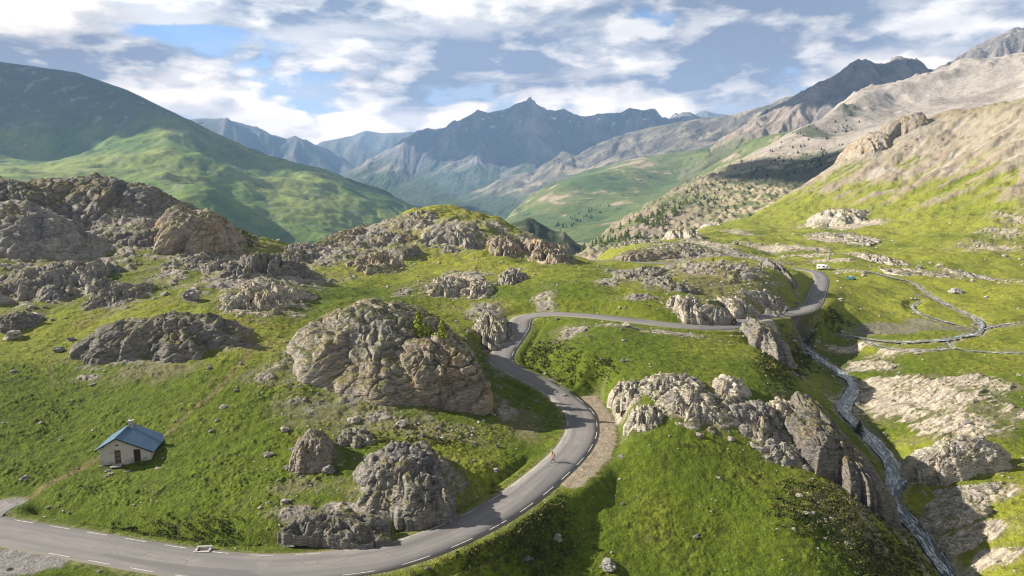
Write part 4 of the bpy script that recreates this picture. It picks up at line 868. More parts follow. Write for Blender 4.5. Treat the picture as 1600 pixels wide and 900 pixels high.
# ------------------------------------------------------------------ clouds standing outside the picture, whose shadows lie on the mountains
M_cloud = flat_mat('cloud_white', (.85, .85, .86), 1.0, .03, .002)
def cloud(tx, ty, tz, t, rx, ry, rz, seed, label):
    """a cumulus placed t metres towards the sun from the place it shades"""
    bm = bmesh.new(); bmesh.ops.create_icosphere(bm, subdivisions=5, radius=1.0)
    V = np.array([v.co[:] for v in bm.verts], F32); n = fbm3([V[:, i]*1.6+seed for i in range(3)], 5, seed)
    k = 1+n*.42
    for v, kk, nz in zip(bm.verts, k, n): v.co = Vector((v.co.x*rx*kk, v.co.y*ry*kk, v.co.z*rz*kk if v.co.z > 0 else v.co.z*rz*.3))
    me = D.meshes.new('cloud'); bm.to_mesh(me); bm.free(); me.polygons.foreach_set('use_smooth', np.full(len(me.polygons), True))
    link('cloud', me, M_cloud, label=label, cat='cloud', loc=(tx+sd.x*t, ty+sd.y*t, tz+sd.z*t), group='fair-weather clouds towards the sun')
cloud(-1500*1.6, 2230*1.6, 40+290*1.6, 3300, 740*1.6, 760*1.6, 170, 3, 'white cumulus cloud nearest the green hillside, far to the left')
_p = P_D(880, 215, 6750); cloud(_p[0], _p[1], _p[2], 3900, 1600, 680, 200, 5, 'largest white cumulus cloud high above the far valley')
_p = P_D(1345, 150, 3300); cloud(_p[0], _p[1], _p[2], 2900, 520, 420, 90, 8, 'white cumulus cloud high above the pale scree')
_p = P_D(1240, 262, 1220); cloud(_p[0], _p[1], _p[2], 3500, 130, 210, 40, 11, 'smallest white cumulus cloud high overhead')

# ------------------------------------------------------------------ limestone outcrops
def rock_mat(name, sc=1.0):
    m = D.materials.new(name); m.use_nodes = True; N = NT(m.node_tree)
    at = N.n('ShaderNodeAttribute', attribute_name='Col').outputs['Color']
    pos = N.n('ShaderNodeTexCoord').outputs['Object']
    mp = N.n('ShaderNodeMapping', {'Vector': pos, 'Rotation': (.5, .35, .6), 'Scale': (.7, .7, 3.4)}).outputs[0]
    n1 = N.noise(mp, 1.2*sc, 6, .66, .4).outputs[0]; n2 = N.noise(pos, 6*sc, 4, .65).outputs[0]
    vo = N.n('ShaderNodeTexVoronoi', {'Vector': N.n('ShaderNodeVectorMath', {0: mp, 1: N.noise(pos, 1.2*sc, 3, .5).outputs[1]}, operation='ADD').outputs[0], 'Scale': 1.1*sc}, feature='DISTANCE_TO_EDGE').outputs[0]
    crk = N.rng(vo, 0.0, .09)
    v = N.math('MULTIPLY', N.rng(n1, .28, .72, .62, 1.32), N.rng(n2, .3, .7, .8, 1.2))
    v = N.math('MULTIPLY', v, N.math('ADD', .82, N.math('MULTIPLY', crk, .18)))
    c = N.mix(1.0, at, N.n('ShaderNodeCombineXYZ', {0: v, 1: v, 2: v}).outputs[0], 'MULTIPLY')
    h = N.math('ADD', N.math('ADD', N.math('MULTIPLY', n1, .9), N.math('MULTIPLY', n2, .25)), N.math('MULTIPLY', crk, .16))
    b = N.n('ShaderNodeBump', {'Strength': 1.0, 'Distance': .42/sc, 'Height': h})
    p = N.n('ShaderNodeBsdfPrincipled', {'Base Color': c, 'Roughness': .9, 'Specular IOR Level': .2, 'Normal': b.outputs[0]}); N.n('ShaderNodeOutputMaterial', {0: p.outputs[0]})
    return m
M_rock = rock_mat('limestone')
M_rockfar = rock_mat('limestone_far', .4)
TONES = {'grey': ((.27, .252, .225), (.43, .395, .345)), 'dark': ((.195, .182, .168), (.325, .30, .265)), 'pale': ((.44, .40, .34), (.60, .54, .44)), 'warm': ((.275, .25, .215), (.43, .385, .32)), 'painted_shade': ((.15, .135, .12), (.25, .225, .195)), 'tan': ((.36, .295, .22), (.48, .40, .30)), 'ochre': ((.265, .23, .19), (.42, .355, .27))}  # the huge dark cliff's tone carries its shade in the rock colour
def outcrop(px, pt, pb, hw, dr, label, e=.75, rot=0.0, tone='grey', grass=.4, seed=0, cell=None, lump=1.0, hmin=.6, hmax=16, skew=0.0, strat=(1, .35, .5), name='rock_outcrop', q=None, rough=.75, gap=None, outn=.45):
    f = hit(px, pb); y0 = f[1]; w = hw*y0*1.0/FPX
    if q is None:
        if e >= .75: q = .93; e = max(e, 1.0)+.08; gap = .75 if gap is None else gap
        else: q = .6 if e > .62 else .5
    gap = gap or 0.0; grass = min(grass+.12, .9)
    bk = hit(px, pb-(pb-pt)*q); dp = float(np.clip((bk[1]-y0)/2, w*.42, w*2.2)); dp = max(dp, w*dr*.7)
    cyy = y0+dp*.97; cx = f[0]*cyy/y0
    t_ = ray(px, pt); zt = CAMZ+t_[2]/t_[1]*(cyy+dp*(.45 if q > .7 else .15)); gz = float(ground_base(np.array([cx]), np.array([cyy]))[0])
    h = float(np.clip((zt-gz)*(.74 if gap == .75 else 1.0), hmin, hmax)); size = min(w, dp*1.2, h*3.2)
    sp = max(y0/683*1.05, .07); nth = int(np.clip(2*math.pi*(w+dp)/2*1.25/sp, 60, 760)); nph = int(np.clip((h+dp*.8)/sp, 16, 260))
    th, ph = np.meshgrid(np.linspace(0, 2*np.pi, nth), np.linspace(0, np.pi/2*.9995, nph), indexing='ij')
    ct, s_t = np.cos(th), np.sin(th)
    out = 1+outn*fbm2(ct.ravel()*1.25+seed*3.1, s_t.ravel()*1.25, 4, seed).reshape(th.shape)
    rho = np.cos(ph)**.85; zz = np.sin(ph)**(e*1.65)
    lx = w*ct*rho*out; ly = dp*s_t*rho*out
    lz = h*zz*(1+.30*lump*fbm2(lx.ravel()/w*1.5+seed, ly.ravel()/dp*1.5, 3, seed+1).reshape(th.shape)*np.clip(rho*1.5, 0.35, 1))
    gn = fbm2(lx.ravel()/(w*.42)+seed*2, ly.ravel()/(dp*.42)+seed, 4, seed+2).reshape(th.shape)
    lz = lz-(gap*h+.35*gap)*sst(.0, .6, gn+.12)*np.clip(zz*3, 0, 1)*1.35
    lx = lx+skew*lz
    nx, ny, nz_ = lx/w**2, ly/dp**2, lz/h**2; nl = np.sqrt(nx*nx+ny*ny+nz_*nz_)+1e-9; nx, ny, nz_ = nx/nl, ny/nl, nz_/nl
    c_, s_ = math.cos(rot), math.sin(rot)
    P = [cx+(lx*c_-ly*s_), cyy+(lx*s_+ly*c_), lz]; NX = nx*c_-ny*s_; NY = nx*s_+ny*c_
    p = [q.ravel() for q in P]; p[2] = p[2]+seed*7.7
    big = fbm3([q/(size*.62) for q in p], 3, seed+20)
    rg = 1-np.abs(fbm3([q/(size*.30) for q in p], 3, seed+30))*2
    cl = cell or float(np.clip(size*.27, .8, 4.2))
    a = math.radians(28); u = p[0]*math.cos(a)+p[2]*math.sin(a); v = -p[0]*math.sin(a)+p[2]*math.cos(a)
    wp = big*.7
    F1, F2, ID = wor3([u/(cl*strat[0]*1.7)+wp, p[1]/(cl*1.3)+wp, v/(cl*strat[1]*1.9)+wp], seed+3)
    G1, G2, JD = wor3([u/(cl*.62)+wp, p[1]/(cl*.5), v/(cl*.30)+wp], seed+4)
    fine = fbm3([q/(cl*.28) for q in p], 3, seed+5)
    d = big*size*.10+rg*size*.03+rough*((ID-.5)*cl*.42-np.clip(.2-(F2-F1), 0, .2)*cl*1.3+(JD-.5)*cl*.16-np.clip(.2-(G2-G1), 0, .2)*cl*.4+fine*cl*.07)
    d = d.reshape(th.shape)*np.clip(.35+zz, 0, 1)
    X = P[0]+NX*d; Y = P[1]+NY*d; g = ground_base(X.ravel(), Y.ravel()).reshape(X.shape)
    gc = gz; g = g*.6+np.where(zz < .15, g, gc)*.4 if False else g
    Z = g+P[2]+nz_*d; low = sst(.16, 0.0, ph) if False else np.clip(1-ph/.16, 0, 1); Z = Z-low*(1.2+.05*h)
    # colours
    gxn = np.cross(np.stack([np.gradient(X, axis=0), np.gradient(Y, axis=0), np.gradient(Z, axis=0)], -1), np.stack([np.gradient(X, axis=1), np.gradient(Y, axis=1), np.gradient(Z, axis=1)], -1))
    gxn /= np.linalg.norm(gxn, axis=-1)[..., None]+1e-9; up = np.abs(gxn[..., 2])
    k1 = big.reshape(th.shape); k2 = fine.reshape(th.shape); cr = (F2-F1).reshape(th.shape); jd = JD.reshape(th.shape); idd = ID.reshape(th.shape)
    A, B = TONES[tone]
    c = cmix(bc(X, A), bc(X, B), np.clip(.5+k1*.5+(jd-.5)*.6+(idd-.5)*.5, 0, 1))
    st = fbm3([p[0]/(size*.5), p[1]/(size*.5), p[2]/(size*1.2)], 3, seed+9).reshape(th.shape)
    c = cmix(c, bc(X, (.36, .22, .11)), sst(.18, .5, st)*(.55 if tone in ('ochre', 'tan') else .22)*(1-sst(.6, .85, up)))
    c = cmix(c, bc(X, (.12, .115, .12)), sst(.1, .6, -st+k2*.5)*.5)
    c = cmix(c, bc(X, (.07, .065, .055)), (1-sst(.01, .09, cr))*.35)
    gr = sst(.56, .82, up+k2*.12)*sst(.62-grass, .95-grass, .5+k1*.5+st*.5)
    gc_ = cmix(bc(X, (.07, .09, .02)), bc(X, (.17, .15, .055)), sst(-.3, .4, k2+st))
    c = cmix(c, gc_, gr*.9)
    me = grid_mesh(name, X, Y, Z, c)
    link(name, me, M_rock if y0 < 320 else M_rockfar, label=label, cat='rock outcrop')
    return (cx, cyy, gz+h)

for o in OUT:
    if o: outcrop(*o[:6], **o[6])

# ------------------------------------------------------------------ trees
M_larch = flat_mat('larch_needles', (.22, .27, .05), .8, .35, 2.5)
M_larchy = flat_mat('young_larch_needles', (.30, .34, .05), .8, .3, 2.5)
M_larchb = flat_mat('autumn_larch_needles', (.33, .22, .03), .8, .25, 2.5)
M_pine = flat_mat('pine_needles', (.075, .10, .045), .85, .35, 2.5)
M_bark = flat_mat('bark', (.10, .075, .055), .95, .3, 6)
def conifer_meshes(seed, h, spread, tiers, dense):
    r = random.Random(seed); V = []; Fc = []
    for t in range(tiers):
        f = t/(tiers-1); z = h*(.10+.88*f); R = spread*(1-f)**.85*(.8+.4*r.random())+.05*h
        n = int(dense*(1-f)**.5)+4
        for k in range(n):
            a = r.random()*6.283; L = R*(.6+.55*r.random()); zz = z+h*.03*(r.random()-.5); dz = -L*(.10+.28*r.random())
            segs = 3; w0 = .14*L+.035*h
            for s_ in range(segs):
                u = (s_+.35)/segs; cx, cy_, cz_ = math.cos(a)*L*u, math.sin(a)*L*u, zz+dz*u*u
                for q in range(2):
                    b = len(V); sz = w0*(1.15-u*.6)*(.8+.5*r.random()); e1 = Vector((r.gauss(0, 1), r.gauss(0, 1), r.gauss(0, .5))).normalized(); e2 = e1.cross(Vector((r.gauss(0, 1), r.gauss(0, 1), r.gauss(0, 1)))).normalized()
                    c = Vector((cx, cy_, cz_))+Vector((r.gauss(0, .25), r.gauss(0, .25), r.gauss(0, .3)))*w0
                    V += [c+e1*sz, c+e2*sz*.55, c-e1*sz, c-e2*sz*.55]; Fc.append((b, b+1, b+2, b+3))
    crown = raw_mesh('crown', V, Fc, False)
    V = []; Fc = []
    n = 7
    for i, (z, rr) in enumerate([(-.4, .045), (0, .036), (.3, .026), (.7, .012), (.98, .003)]):
        for k in range(n): V.append((math.cos(k*6.283/n)*rr*h*(1+.15*math.sin(3*k+i)), math.sin(k*6.283/n)*rr*h, (z*h if z > 0 else z)))
    for i in range(4):
        for k in range(n): Fc.append((i*n+k, i*n+(k+1) % n, (i+1)*n+(k+1) % n, (i+1)*n+k))
    return crown, raw_mesh('trunk', V, Fc)
TREE = {}
def tree(kind, loc, s, rz, label, group=None):
    if kind not in TREE:
        nm, sd_, sp, mt = {'larch': ('larch_tree', 1, .36, M_larch), 'larch_b': ('larch_tree', 2, .30, M_larch), 'young': ('larch_tree', 3, .42, M_larchy), 'autumn': ('larch_tree', 4, .20, M_larchb), 'pine': ('pine_tree', 5, .42, M_pine), 'pine_b': ('pine_tree', 6, .5, M_pine)}[kind]
        c, t = conifer_meshes(sd_, 1.0, sp, 13, 11); c.materials.append(mt); t.materials.append(M_bark); TREE[kind] = (nm, c, t)
    nm, c, t = TREE[kind]
    e = empty(nm, loc, rz, label, 'tree', group, s); link('crown', c, None, e); link('trunk', t, None, e)
    return e
def grid_hit(o, px, py):
    """ray through a pixel against one of the mountain meshes"""
    me = o.data; r = ray(px, py)
    if o.name not in GCACHE:
        from mathutils.bvhtree import BVHTree
        co = np.empty(len(me.vertices)*3, F32); me.vertices.foreach_get('co', co); co = co.reshape(-1, 3)
        q = np.empty(len(me.loops), np.int32); me.loops.foreach_get('vertex_index', q)
        GCACHE[o.name] = BVHTree.FromPolygons([tuple(c) for c in co], q.reshape(-1, 4).tolist())
    v = Vector(r).normalized(); h = GCACHE[o.name].ray_cast(Vector((0, 0, CAMZ)), v)
    return h[0]
GCACHE = {}
rt = random.Random(7)
scr = D.objects['scree_slope']; grn = D.objects['green_slope']
def scatter_trees(o, poly, n, kinds, hgt, label, group):
    k = 0; tries = 0
    xs = [p[0] for p in poly]; ys = [p[1] for p in poly]
    while k < n and tries < n*14:
        tries += 1; x = rt.uniform(min(xs), max(xs)); y = rt.uniform(min(ys), max(ys)); ins = False; j = len(poly)-1
        for i in range(len(poly)):
            if (poly[i][1] > y) != (poly[j][1] > y) and x < (poly[j][0]-poly[i][0])*(y-poly[i][1])/(poly[j][1]-poly[i][1])+poly[i][0]: ins = not ins
            j = i
        if not ins: continue
        h = grid_hit(o, x, y)
        if h is None: continue
        if float(pn2(np.array([h.x/34.0]), np.array([h.y/60.0]), 91)[0])+rt.gauss(0, .16) < .02: continue
        s = rt.uniform(*hgt)*rt.uniform(.6, 1.25); tree(rt.choice(kinds), (h.x, h.y, h.z-.2), s*.62, rt.random()*6.28, label, group); k += 1
scatter_trees(scr, [(890, 392), (930, 366), (985, 340), (1050, 318), (1065, 345), (1000, 372), (960, 388), (930, 396)], 95, ['larch', 'larch_b', 'larch'], (9, 15), 'bright green larch on the wooded slope beyond the meadow', 'larches of the wooded slope')
scatter_trees(scr, [(1050, 318), (1130, 262), (1190, 236), (1210, 250), (1160, 290), (1150, 330), (1060, 350)], 75, ['larch', 'pine', 'larch_b'], (6, 10), 'scattered conifer among yellow rubble under the scree', 'conifers among the rubble')
scatter_trees(scr, [(1190, 236), (1250, 200), (1340, 175), (1350, 195), (1280, 230), (1330, 225), (1300, 262), (1210, 285), (1160, 285)], 80, ['pine', 'pine_b'], (6, 11), 'small dark pine on the shaded grey scree', 'dark pines on the shaded scree')
scatter_trees(grn, [(865, 356), (900, 335), (945, 318), (955, 325), (915, 348), (875, 362)], 36, ['pine', 'larch_b'], (13, 20), 'dark conifer in the small wood across the green valley', 'conifers of the small valley wood')
def near_tree(kind, px, py, hpx, label):
    h = surf_hit(px, py); tree(kind, (h.x, h.y, h.z-.15), hpx*h.y/FPX, rt.random()*6.28, label)
def surf_hit(px, py):
    dg = bpy.context.evaluated_depsgraph_get()
    r = Vector(ray(px, py)).normalized(); o = Vector((0, 0, CAMZ))
    for _ in range(6):
        ok, loc, nrm, idx, ob, m = SC.ray_cast(dg, o, r)
        if not ok: break
        if ob.name.startswith(('haze', 'crown', 'trunk')): o = loc+r*.5; continue
        return loc
    return Vector(hit(px, py))
near_tree('young', 656, 522, 42, 'bushy yellow-green young larch on top of the ochre outcrop')
near_tree('larch', 672, 524, 24, 'low green larch shrub between the two larches on the outcrop')
near_tree('young', 690, 526, 28, 'smaller young larch to the right on the ochre outcrop')
near_tree('autumn', 352, 349, 11, 'tiny yellow larch, the left one at the ridge end')
near_tree('young', 365, 350, 9, 'tiny green-yellow larch, the right one at the ridge end')
near_tree('larch', 407, 405, 13, 'dark green larch alone on the shaded rib')
near_tree('young', 565, 349, 7, 'tiny shrub-like larch on the left shoulder of the knoll')
near_tree('larch', 621, 335, 8, 'tiny larch on the knoll skyline, left of the summit')
near_tree('larch', 755, 343, 8, 'tiny larch on the knoll skyline, right of the summit')
near_tree('larch', 1114, 408, 8, 'small bright larch on the rock behind the middle hill')
near_tree('pine', 1342, 676, 22, 'bright green shrub-like pine clinging above the dark cliff')

# ------------------------------------------------------------------ stones
def stone_mesh(seed):
    bm = bmesh.new(); bmesh.ops.create_icosphere(bm, subdivisions=3, radius=1.0)
    V = np.array([v.co[:] for v in bm.verts], F32); n = fbm3([V[:, i]*1.1+seed*2.3 for i in range(3)], 3, seed)
    F1, F2, ID = wor3([V[:, i]*1.2+seed for i in range(3)], seed)
    sx = 1+.25*math.sin(seed*3.3)
    for v, a, b in zip(bm.verts, n, ID): v.co = v.co*(1+a*.45+(b-.5)*.32); v.co.z *= .72; v.co.x *= sx
    me = D.meshes.new('stone'); bm.to_mesh(me); bm.free()
    c = np.tile(np.array([(.40, .365, .31), (.34, .32, .30), (.45, .40, .33), (.28, .265, .25)][seed % 4], F32), (len(V), 1))*(1+n[:, None]*.3)
    set_attrs(me, c); me.materials.append(M_rock); return me
STONES = [stone_mesh(i) for i in range(8)]
def stone(px, py, r, i, label, name='boulder', cat='boulder', group=None, xyz=None):
    x, y, z = xyz if xyz else hitg(px, py)
    o = link(name, STONES[i], label=label, cat=cat, group=group, loc=(x, y, z+r*.18)); o.scale = (r, r*(.8+.3*rt.random()), r*(.8+.3*rt.random())); o.rotation_euler = (0, 0, rt.random()*6.28)
for a in [(951, 890, 1.05, 1, 'round pale boulder in the grass near the bottom of the picture'), (940, 891, .3, 2, 'small stone leaning by the round pale boulder'), (824, 890, .5, 3, 'grey stone low in the shaded bank under the road'), (870, 852, .6, 0, 'tall pale stone in the shaded bank under the road'),
          (1093, 681, .55, 4, 'flat stone in the grass below the right meadow rocks'), (970, 712, .45, 5, 'pale stone near the end of the gravel lay-by'), (1142, 685, .5, 6, 'light stone at the left corner of the rough rock mass'), (1208, 716, .4, 7, 'white stone in the grass below the rubble-edged rock'),
          (553, 610, .6, 2, 'stone in the grass left below the ochre cliff'), (628, 665, .9, 1, 'grey boulder on the terraced slope below the ochre cliff'), (552, 655, .9, 6, 'slanting white boulder on the terraced slope'), (513, 738, .9, 3, 'dark boulder at the foot of the reddish crag'),
          (457, 700, .5, 5, 'stone close left of the reddish crag'), (418, 708, .6, 4, 'leaning pair stone in the grass left of the crag'), (446, 672, .7, 0, 'pale stone heap up the slope from the leaning stone'), (38, 746, .55, 1, 'white stone beside the track near the left edge'), (350, 640, .6, 2, 'pale stone on the slope right of the track'), (330, 677, .4, 5, 'small pale stone on the slope between hut and crag'),
          (92, 545, 1.0, 3, 'dark boulder left under the long flat outcrop'), (52, 500, 1.9, 6, 'block among the rocks at the left edge'), (20, 527, 1.6, 0, 'rounded block below the left edge rocks'), (110, 530, .9, 7, 'boulder at the left tip of the long flat outcrop'), (298, 466, 2.2, 3, 'flat dark boulder in the grass of the left terrace'),
          (882, 600, .5, 4, 'stone beside the right edge of the road bend'), (868, 585, .45, 5, 'stone on the verge above the road bend'), (978, 513, .9, 2, 'white stone below the middle road'), (1493, 455, 2.2, 1, 'grey boulder on the right meadow'), (1424, 724, .9, 3, 'round boulder in front of the wedge rock'), (1350, 433, 1.0, 0, 'pale boulder near the small teal car'), (1511, 661, .8, 7, 'dark split boulder on the pale slabs')]:
    stone(*a)
def scatter_stones():
    rs = np.random.RandomState(4); cand = []
    for _ in range(5200):
        if rs.rand() < .16:
            B_ = STREAM[rs.randint(int(len(STREAM)*.42))]; g_ = rs.randn(2)*1.5; x, y = B_[0]+g_[0], B_[1]+g_[1]
        elif rs.rand() < .80:
            P_ = PATCH[rs.randint(len(PATCH))]
            if P_[6] == 'silt': continue
            th = rs.rand()*6.28; q = rs.rand()**.5*1.5; x = P_[0]+P_[2]*q*math.cos(th); y = P_[1]+P_[3]*q*math.sin(th)
        else:
            h = hit(rs.uniform(-40, 1640), rs.uniform(360, 900)); x, y = h[0]+rs.randn()*3, h[1]+rs.randn()*3
        if y < 55 or y > 900: continue
        cand.append((x, y, min(.07+rs.gamma(1.2, .10), .75)*min(max(y/130, .8), 2.6)))
    C_ = np.array(cand); rd, _ = line_dist(C_[:, 0], C_[:, 1], ROAD, 22.0); s_, _ = line_dist(C_[:, 0], C_[:, 1], STREAM, 14.0); pd, _ = line_dist(C_[:, 0], C_[:, 1], PULL, 7.0, 1)
    hp = HUT_P; C_ = C_[(rd > 3.6) & (s_ > .25) & (pd > 2.8) & (np.hypot(C_[:, 0]-hp[0], C_[:, 1]-hp[1]) > 6)]
    zz = ground_full(C_[:, 0], C_[:, 1]); C_ = np.column_stack([C_, zz])
    app = C_[:, 2]/C_[:, 1]; od = np.argsort(-app); C_ = C_[od]
    for k, (x, y, r, z) in enumerate(C_[:260]):
        stone(0, 0, r, k % 8, 'loose pale limestone fragment lying in the grass', 'loose_stone', 'stone', 'loose stones strewn over the meadow', (x, y, z))
    ico = [[], []]; bm = bmesh.new(); bmesh.ops.create_icosphere(bm, subdivisions=1, radius=1.0)
    V0 = np.array([v.co[:] for v in bm.verts]); F0 = np.array([[v.index for v in f.verts] for f in bm.faces]); bm.free()
    R = C_[260:]; n = len(R); Vs = np.repeat(V0[None], n, 0)*(1+.55*(rs.rand(n, len(V0), 1)-.5)); Vs *= R[:, None, 2:3]*np.stack([1+.4*(rs.rand(n)-.5), .8+.4*rs.rand(n), .65+.2*rs.rand(n)], -1)[:, None]
    Vs += np.stack([R[:, 0], R[:, 1], R[:, 3]+R[:, 2]*.15], -1)[:, None]; Fs = (F0[None]+np.arange(n)[:, None, None]*len(V0)).reshape(-1, 3)
    me = D.meshes.new('pebbles'); me.from_pydata(Vs.reshape(-1, 3).tolist(), [], Fs.tolist()); me.update()
    cc = np.repeat(np.array([.40, .37, .31])[None]*(1+.5*(rs.rand(n, 1)-.5)), len(V0), 0).astype(F32); set_attrs(me, cc)
    link('pebbles', me, M_rock, kind='stuff', label='small pale stones strewn across the turf')
HUT_P = P_z(196, 722, 1.7)
scatter_stones()
# ------------------------------------------------------------------ building helpers
class MB:
    def __init__(s): s.bm = bmesh.new()
    def box(s, c, size, rot=None, bev=0.0, taper=None):
        r = bmesh.ops.create_cube(s.bm, size=1.0); vs = r['verts']
        for v in vs:
            v.co = Vector((v.co.x*size[0], v.co.y*size[1], v.co.z*size[2]))
            if taper and v.co.z > 0: v.co.x *= taper[0]; v.co.y *= taper[1]
        if bev:
            es = list({e for v in vs for e in v.link_edges}); rb = bmesh.ops.bevel(s.bm, geom=es, offset=bev, segments=2, affect='EDGES', profile=.6)
            vs = list({v for f in rb['faces'] for v in f.verts} | {v for v in vs if v.is_valid})
        if rot is not None: bmesh.ops.rotate(s.bm, verts=vs, cent=(0, 0, 0), matrix=rot)
        bmesh.ops.translate(s.bm, verts=vs, vec=c); return s
    def tube(s, pts, r, n=8, close=False):
        P = [Vector(p) for p in pts]; rings = []; m = len(P)
        for i, p in enumerate(P):
            a = P[(i-1) % m] if (i or close) else P[i]; b = P[(i+1) % m] if (i < m-1 or close) else P[i]
            t = (b-a).normalized(); u = t.orthogonal().normalized() if abs(t.y) > .9 else t.cross(Vector((0, 1, 0))).normalized(); w = t.cross(u)
            rr = r[i] if isinstance(r, (list, tuple)) else r
            rings.append([s.bm.verts.new(p+(u*math.cos(k*2*math.pi/n)+w*math.sin(k*2*math.pi/n))*rr) for k in range(n)])
        for i in range(m if close else m-1):
            A = rings[i]; B = rings[(i+1) % m]
            for k in range(n): s.bm.faces.new((A[k], A[(k+1) % n], B[(k+1) % n], B[k]))
        if not close: s.bm.faces.new(rings[0][::-1]); s.bm.faces.new(rings[-1])
        return s
    def poly(s, pts, faces):
        vs = [s.bm.verts.new(p) for p in pts]
        for f in faces: s.bm.faces.new([vs[i] for i in f])
        return s
    def prism(s, prof, y0, y1):
        """profile in x,z pushed along y"""
        n = len(prof); A = [s.bm.verts.new((x, y0, z)) for x, z in prof]; B = [s.bm.verts.new((x, y1, z)) for x, z in prof]
        s.bm.faces.new(A); s.bm.faces.new(B[::-1])
        for i in range(n): s.bm.faces.new((A[i], B[i], B[(i+1) % n], A[(i+1) % n]))
        return s
    def ball(s, c, r, sc=(1, 1, 1)):
        q = bmesh.ops.create_icosphere(s.bm, subdivisions=3, radius=r)
        for v in q['verts']: v.co = Vector((v.co.x*sc[0]+c[0], v.co.y*sc[1]+c[1], v.co.z*sc[2]+c[2]))
        return s
    def build(s, name, mat, parent=None, smooth=False, **tg):
        bmesh.ops.recalc_face_normals(s.bm, faces=s.bm.faces[:]); me = D.meshes.new(name); s.bm.to_mesh(me); s.bm.free()
        if smooth: me.polygons.foreach_set('use_smooth', np.full(len(me.polygons), True))
        return link(name, me, mat, parent, **tg)
def plaster_mat():
    m = D.materials.new('worn_plaster'); m.use_nodes = True; N = NT(m.node_tree); pos = N.n('ShaderNodeTexCoord').outputs['Object']
    n1 = N.noise(pos, .9, 6, .65, .6).outputs[0]; n2 = N.noise(pos, 5, 5, .6).outputs[0]; z = N.n('ShaderNodeSeparateXYZ', {0: pos}).outputs[2]
    c = N.mix(N.rng(n2, .3, .7), (.44, .40, .36), (.55, .50, .45)); c = N.mix(N.rng(n1, .58, .68), c, (.20, .195, .20))
    c = N.mix(N.math('MULTIPLY', N.rng(z, .0, .8, 1, 0), N.rng(n1, .35, .6)), c, (.27, .25, .20))
    b = N.n('ShaderNodeBump', {'Strength': .6, 'Distance': .05, 'Height': n2}); p = N.n('ShaderNodeBsdfPrincipled', {'Base Color': c, 'Roughness': .95, 'Normal': b.outputs[0]}); N.n('ShaderNodeOutputMaterial', {0: p.outputs[0]}); return m
def roof_mat():
    m = D.materials.new('blue_grey_sheet_roof'); m.use_nodes = True; N = NT(m.node_tree); pos = N.n('ShaderNodeTexCoord').outputs['Object']
    y = N.n('ShaderNodeSeparateXYZ', {0: pos}).outputs[1]; seam = N.math('FRACT', N.math('MULTIPLY', y, 1.7)); sm = N.rng(seam, .0, .07, 1, 0)
    n1 = N.noise(pos, 1.3, 6, .65).outputs[0]; n2 = N.noise(pos, 8, 4, .6).outputs[0]
    c = N.mix(N.rng(n1, .3, .7), (.055, .125, .215), (.08, .16, .26)); c = N.mix(N.rng(n2, .6, .8, 0, .5), c, (.20, .26, .34))
    c = N.mix(N.math('MULTIPLY', sm, .45), c, (.03, .07, .13)); c = N.mix(N.rng(N.noise(pos, .8, 7, .7, 1.).outputs[0], .60, .68, 0, .6), c, (.16, .12, .10))
    h = N.math('ADD', sm, N.math('MULTIPLY', n2, .2)); b = N.n('ShaderNodeBump', {'Strength': 1., 'Distance': .05, 'Height': h})
    p = N.n('ShaderNodeBsdfPrincipled', {'Base Color': c, 'Roughness': .42, 'Metallic': .15, 'Specular IOR Level': .5, 'Normal': b.outputs[0]}); N.n('ShaderNodeOutputMaterial', {0: p.outputs[0]}); return m
M_plaster = plaster_mat(); M_roof = roof_mat()
M_wood = flat_mat('weathered_brown_wood', (.17, .11, .065), .85, .3, 5); M_wooddk = flat_mat('dark_wood', (.035, .028, .022), .85, .3, 5)
M_stone = flat_mat('cut_stone', (.36, .34, .31), .9, .25, 4, .03); M_conc = flat_mat('pale_concrete', (.46, .44, .40), .9, .2, 4, .02)
M_dark = flat_mat('dark_void', (.012, .012, .013), .9, .1, 2); M_tin = flat_mat('chimney_tin', (.38, .36, .34), .5, .2, 5, 0, .6)

